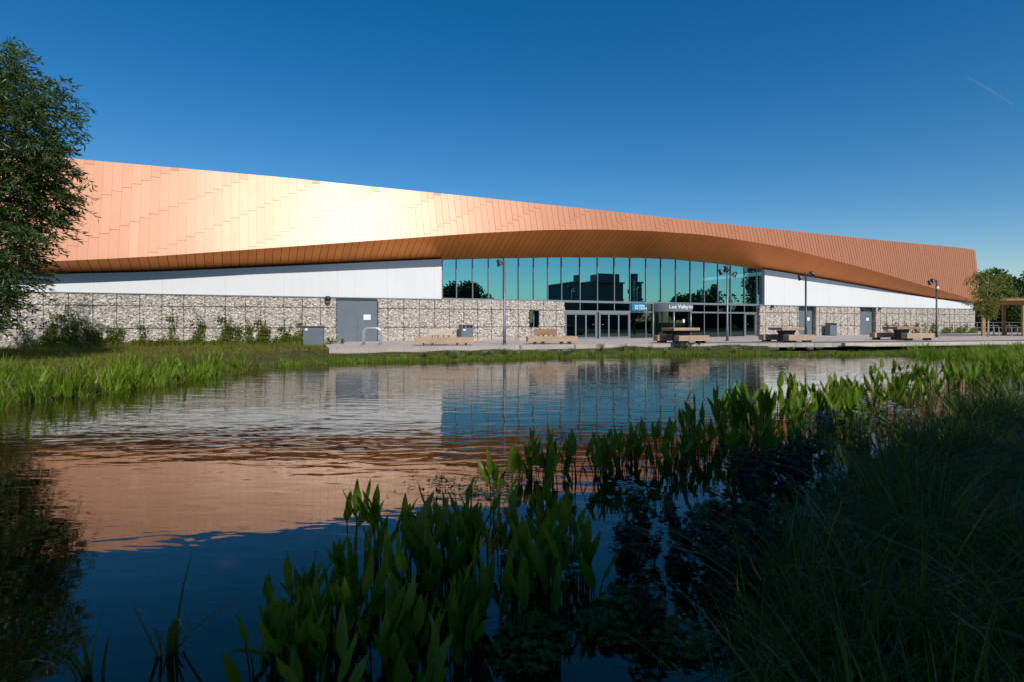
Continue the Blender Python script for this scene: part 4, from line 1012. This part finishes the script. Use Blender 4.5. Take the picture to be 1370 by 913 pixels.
place(mp_, px_pts(9, [(338, 930), (352, 905), (400, 885)], .10) + px_pts(12, [(400, 860), (440, 835), (500, 815)], .14) + px_pts(16, [(600, 800), (640, 820), (600, 860), (480, 890)], .17) + px_pts(8, [(430, 940), (560, 930), (640, 900)], .15), 'broad-leaved water plant in the shaded clump nearest the viewer', 'marsh plant', 'water plants of the nearest shaded clump', .55, .92, 0)
place(mp_, px_pts(15, [(500, 765), (540, 758), (590, 752), (640, 757)], .13), 'tall broad-leaved water plant at the back of the nearest clump, against the copper reflection', 'marsh plant', 'tall water plants against the copper reflection', .85, 1.12, 0)
place(mp_, px_pts(15, [(690, 750), (725, 765), (765, 790), (710, 830)], .12) + px_pts(4, [(730, 720), (750, 715)], .1), 'broad-leaved water plant beside the white water blossoms in the shade', 'marsh plant', 'water plants beside the white blossoms', .58, .95, 0)
place(mp_, px_pts(46, [(738, 655), (820, 632), (900, 622), (960, 616), (1015, 603)], .26), 'broad-leaved water plant in the dim middle clump before the teal reflection', 'marsh plant', 'water plants of the dim middle clump', .75, 1.1, 0)
place(mp_, px_pts(56, [(1000, 585), (1060, 568), (1110, 555), (1160, 545), (1195, 540)], .5), 'broad-leaved water plant in the sunlit clump before the white wall reflection', 'marsh plant', 'water plants of the sunlit clump', 1.0, 1.5, 0)
place(mp_, px_pts(5, [(985, 585), (1005, 590)], .2), 'taller broad-leaved water plant standing at the tip of the sunlit clump', 'marsh plant', 'tall water plants at the clump tip', 1.4, 1.7, 0)
place(mp_, px_pts(46, [(1238, 523), (1270, 519), (1310, 517), (1365, 512)], .5), 'broad-leaved water plant in the small sunlit clump farthest up the bank', 'marsh plant', 'water plants of the farthest clump', 1.0, 1.4, 0)
place(mp_, [(-10.0, 12.9), (-9.9, 13.5), (-10.05, 12.4), (-9.7, 14.6), (-9.65, 15.5), (-10.2, 12.0), (-9.6, 16.6), (-9.6, 17.4)], 'broad pale leaved plant at the sunlit shore among sedges', 'marsh plant', 'broad leaved plants on the sunlit shore', 1.0, 1.35, .02)
place(mp_, [(-9.75, 19.0), (-9.6, 19.7), (-9.7, 20.2), (-9.65, 18.4), (-9.4, 21.0), (-9.0, 22.2), (-9.55, 19.4)], 'broad leaved plant at the end of the sedge bank', 'marsh plant', 'broad leaved plants ending the sedge bank', .7, .95, .05)
# lone rosettes at the bottom
rz_ = [tuft('water_sedge', 11, .62, .03, M['grassdk'], .05, .7, .9), tuft('water_sedge', 9, .5, .032, M['grassdk'], .05, .4, .6), tuft('water_sedge', 12, .55, .028, M['grassdk'], .05, .2, .4), tuft('water_sedge', 9, .75, .03, M['grassdk'], .04, .25, .7), tuft('water_sedge', 9, .6, .03, M['grassdk'], .05, .3, .5)]
for o, (x, y), lab in zip(rz_, ((228, 872), (122, 905), (700, 745), (630, 735), (1215, 545)), ('strap-leaved water sedge alone on dark water with one tall pointed blade', 'strap-leaved water sedge at the very bottom beside the olive shallows', 'narrow upright water sedge beside the middle of the broad-leaved plants', 'tall narrow water sedge rising over the orange reflection', 'single arching water sedge in the gap between the two sunlit clumps')):
    p = gp(x, y); o.location = p; o.scale = (.72,) * 3; tag(o, lab, 'water sedge', 'lone water sedges')
# flowering plants
def flower_plant(n, h, mat, head, pr=.012):
    t = thing('flowering_plant', 'x', 'flower'); st = MB(); Ps, Ds, LVp, LVd = [], [], [], []
    for k in range(n):
        a = random.uniform(0, 6.28); top_ = Vector((math.cos(a), math.sin(a), 0)) * random.uniform(.03, .22) + Vector((0, 0, h * random.uniform(.6, 1)))
        st.tube([(0, 0, -.05), top_ * .5 + Vector((0, 0, .04)), top_], .003, 4, False)
        for q in range(head):
            p = top_ + Vector((random.gauss(0, .03), random.gauss(0, .03), random.gauss(0, .018)))
            for r_ in range(5):
                Ps.append(p); z = r_ * 1.2566; Ds.append((math.cos(z), math.sin(z), .25))
        for q in range(7):
            u = random.uniform(.1, .8); LVp.append(top_ * u); z = random.uniform(0, 6.28); LVd.append((math.cos(z), math.sin(z), .5))
    st.build('stalks', M['stem'], t)
    V, Fq = leaves_np(np.array([tuple(p) for p in Ps]), np.array(Ds), pr, pr * .9, np.tile([0, 0, 1.], (len(Ps), 1))); npmesh('blossoms', V, Fq, mat, t)
    V, Fq = leaves_np(np.array([tuple(p) for p in LVp]), np.array(LVd), rng.uniform(.05, .10, len(LVp)), .02); npmesh('leaves', V, Fq, M['cress'], t)
    return t
fl = [flower_plant(7, .45, M['lilac'], 4, .017) for _ in range(3)]
place(fl, px_pts(7, [(1150, 605), (1175, 592), (1200, 588)], .22) + px_pts(3, [(1290, 562), (1310, 557)], .2) + px_pts(4, [(1080, 610), (1110, 602)], .15), 'pale lilac flowering plant in the shallows between shaded bank and sunlit clump', 'flower', 'lilac flowering plants at the shaded bank', .9, 1.4, 0)
fw = [flower_plant(7, .38, M['petal'], 3, .024) for _ in range(2)]
place(fw, [tuple(gp(850, 690)[:2]), tuple(gp(838, 694)[:2]), tuple(gp(865, 692)[:2])], 'white flowering plant in dark water before the dim middle clump', 'flower', 'white flowers before the middle clump', .9, 1.1, 0)
place(fw, [tuple(gp(762, 800)[:2]), tuple(gp(690, 775)[:2])], 'white flowering plant among the shaded broad leaves', 'flower', 'white flowers among shaded leaves', .6, .8, 0)
ff = [flower_plant(10, .3, M['petal'], 4, .035) for _ in range(2)]
place(ff, along([(-4, 25.6), (.5, 27.8), (6, 29.6), (8.5, 30.1), (13, 30.4), (17, 30.4)], 36, .25), 'white flowering weed on the bank under the paving edge', 'flower', 'white flowering weeds under the paving edge', .7, 1.2)
# cress cushions and brown weeds
def cress(n, r, mat, hgt, ll):
    a = rng.uniform(0, 6.28, n); q = r * np.sqrt(rng.random(n)); P = np.column_stack([q * np.cos(a), q * np.sin(a), hgt * rng.random(n) * (1 - .6 * q / r) + .01])
    D = np.column_stack([rng.normal(0, 1, n), rng.normal(0, 1, n), rng.uniform(-.1, .4, n)])
    V, Fq = leaves_np(P, D, rng.uniform(.6, 1.2, n) * ll, rng.uniform(.5, .9, n) * ll, np.column_stack([rng.normal(0, .25, n), rng.normal(0, .25, n), np.ones(n)])); return V, Fq
cr_ = [npmesh('water_cress', *cress(260, .24, None, .16, .075), M['cress']) for _ in range(2)]
place(cr_, [tuple(gp(x, y)[:2]) for x, y in ((1000, 720), (1020, 705), (985, 760), (1030, 740), (960, 700))], 'bushy green cress cushion between dark water and the shaded grass', 'water cress', 'cress cushions by the shaded grass', .9, 1.3, 0)
place(cr_, [tuple(gp(x, y)[:2]) for x, y in ((835, 835), (815, 845), (715, 855), (700, 880), (845, 815), (905, 860))], 'low green cress cushion floating at the bottom of the picture', 'water cress', 'cress cushions floating at the bottom', .6, .9, -.02)
def brown_weed():
    t = thing('brown_weed', 'x', 'water weed'); st = MB(); Ps, Ds = [], []
    for k in range(5):
        a = random.uniform(0, 6.28); tp = Vector((math.cos(a) * random.uniform(.03, .2), math.sin(a) * random.uniform(.03, .2), random.uniform(.2, .45))); st.tube([(0, 0, -.05), tp * .5, tp], .004, 4, False)
        for q in range(26):
            u = random.uniform(.15, 1); Ps.append(tuple(tp * u)); z = random.uniform(0, 6.28); Ds.append((math.cos(z), math.sin(z), random.uniform(-.2, .5)))
    st.build('stalks', M['brown'], t); V, Fq = leaves_np(np.array(Ps), np.array(Ds), rng.uniform(.05, .09, len(Ps)), .035); npmesh('leaves', V, Fq, M['brown'], t); return t
bw = [brown_weed() for _ in range(3)]
place(bw, px_pts(24, [(930, 860), (950, 800), (960, 730), (1010, 680), (1050, 645), (1120, 620)], .2), 'dark brown leafy weed in the still water along the shaded grass', 'water weed', 'brown weeds along the shaded grass', .7, 1.15, 0)
place(bw, px_pts(8, [(860, 720), (890, 760), (900, 820)], .2), 'dark brown weed standing alone in the open dark water', 'water weed', 'brown weeds in open dark water', .5, .8, 0)
# floating duckweed rafts
n = 500; P = []
for cx_, cy_, c in ((590, 648, 90), (640, 655, 70), (675, 640, 150), (690, 630, 100), (665, 660, 90)):
    g_ = gp(cx_, cy_)
    for _ in range(c): P.append((g_.x + random.gauss(0, .16), g_.y + random.gauss(0, .22), .006 + random.random() * .01))
P = np.array(P); n = len(P); V, Fq = leaves_np(P, np.column_stack([rng.normal(0, 1, n), rng.normal(0, 1, n), np.zeros(n) + .05]), rng.uniform(.03, .08, n), .03, np.tile([0, 0, 1.], (n, 1)), .05)
tag(npmesh('floating_weeds', V, Fq, M['cress']), kind='stuff')

# climbing plants against the stone wall
def climber(h, wd, n):
    t = thing('climbing_plant', 'x', 'climber'); st = MB(); Ps, Ds = [], []
    for k in range(4):
        x0 = random.uniform(-wd, wd) * .5; pts = [(x0 + random.gauss(0, .05) * i, random.uniform(-.02, .1), h * (.55 + .45 * random.random()) * i / 5) for i in range(6)]; st.tube(pts, .008, 4, False)
        for q in range(n // 4):
            u = random.random() ** 1.3 * 4.999; i = int(u); a = Vector(pts[i]).lerp(Vector(pts[i + 1]), u - i); wv = wd * (1.1 - .18 * u) * .5
            Ps.append((a.x + random.gauss(0, wv * .6), a.y - abs(random.gauss(0, .08)), a.z)); Ds.append((random.gauss(0, .7), -random.random(), random.gauss(0, .6)))
    st.build('stems', M['stem'], t); V, Fq = leaves_np(np.array(Ps), np.array(Ds), rng.uniform(.09, .19, len(Ps)), rng.uniform(.07, .14, len(Ps))); npmesh('leaves', V, Fq, M['ivy'], t); return t
cb = [climber(1.5, .55, 260), climber(1.7, .34, 150), climber(1.1, .7, 190), climber(1.9, .26, 90), climber(.75, .9, 230)]
cp_used = set()
LC = []
for k, x in enumerate((20, 33, 48, 57, 68, 78, 84, 97, 112, 125, 131, 150, 158, 176, 190, 198, 219, 229, 249, 255, 266, 281, 299, 304, 315, 331, 334, 347, 352, 366, 379, 385, 391, 402)):
    kd = (4, 1, 3, 4, 1, 2, 4, 3, 1, 4, 3, 4, 1, 3, 4, 1)[(k * 7) % 16]; LC.append((x, kd, random.uniform(.55, 1.12)))
used_c = set()
for k, (x, kd, sc_) in enumerate(LC):
    s = fs(x, .16); o = cb[kd] if kd not in used_c else dup(cb[kd], (0, 0, 0)); used_c.add(kd)
    q = W(s, .16, 0); q.z = gz1(q.x, q.y) - .02; o.location = q; o.rotation_euler = (0, 0, ROT); o.scale = (random.uniform(.8, 1.2),) * 2 + (sc_ * (1.28 if kd in (1, 3) else 1.1),)
    lab, gr = ('leafy climber on the stone wall near the willow', 'climbers near the willow') if x < 140 else ('leafy climber on the stone wall before the utility cabinet', 'climbers before the cabinet')
    tag(o, lab, 'climber', gr)
for k, (x, kd, sc_) in enumerate([(1186, 1, .85), (1199, 3, .9), (1212, 1, .8), (1226, 0, .6), (1238, 3, .85), (1248, 0, .9), (1262, 4, 1.0), (1270, 2, .9), (1280, 4, 1.1), (1290, 2, 1.0), (1299, 4, 1.0)]):
    s = fs(x, .2); o = dup(cb[kd], W(s, .2, PZ - .02), ROT, sc_ * 1.05) if kd in used_c else cb[kd]; used_c.add(kd); o.location = W(s, .2, PZ - .02); o.rotation_euler = (0, 0, ROT); tag(o, 'yellowish climber on the stone wall behind the farthest picnic table', 'climber', 'climbers behind the farthest picnic table')
# leafy weeds round the cabinet
place([cb[4]], [(-9.5, 30.4), (-9.2, 30.7)], 'low leafy weed hugging the side of the utility cabinet', 'weed', 'weeds beside the utility cabinet', .6, .75)

# ------------------------------------------------------------------ vapour trail high in the sky
m, nt, b = newmat('vapour'); nt.nodes.remove(b)
tr = nt.nodes.new('ShaderNodeBsdfTransparent'); df = nt.nodes.new('ShaderNodeBsdfDiffuse'); df.inputs[0].default_value = (.9, .9, .9, 1); mx = nt.nodes.new('ShaderNodeMixShader'); mx.inputs[0].default_value = .035
L(nt, tr.outputs[0], mx.inputs[1]); L(nt, df.outputs[0], mx.inputs[2]); L(nt, mx.outputs[0], nt.nodes['Material Output'].inputs[0])
def skyp(x, y, D): return Vector(((x - CX) / FPX * D, D, CZ + (HZ - y) / FPX * D))
t = MB(); t.tube([skyp(1293, 102, 4000), skyp(1322, 118, 4060), skyp(1356, 140, 4130)], [5, 7, 6], 8)
tag(t.build('vapour_trail', m), 'thin white aircraft vapour trail high in the blue sky', 'vapour trail')
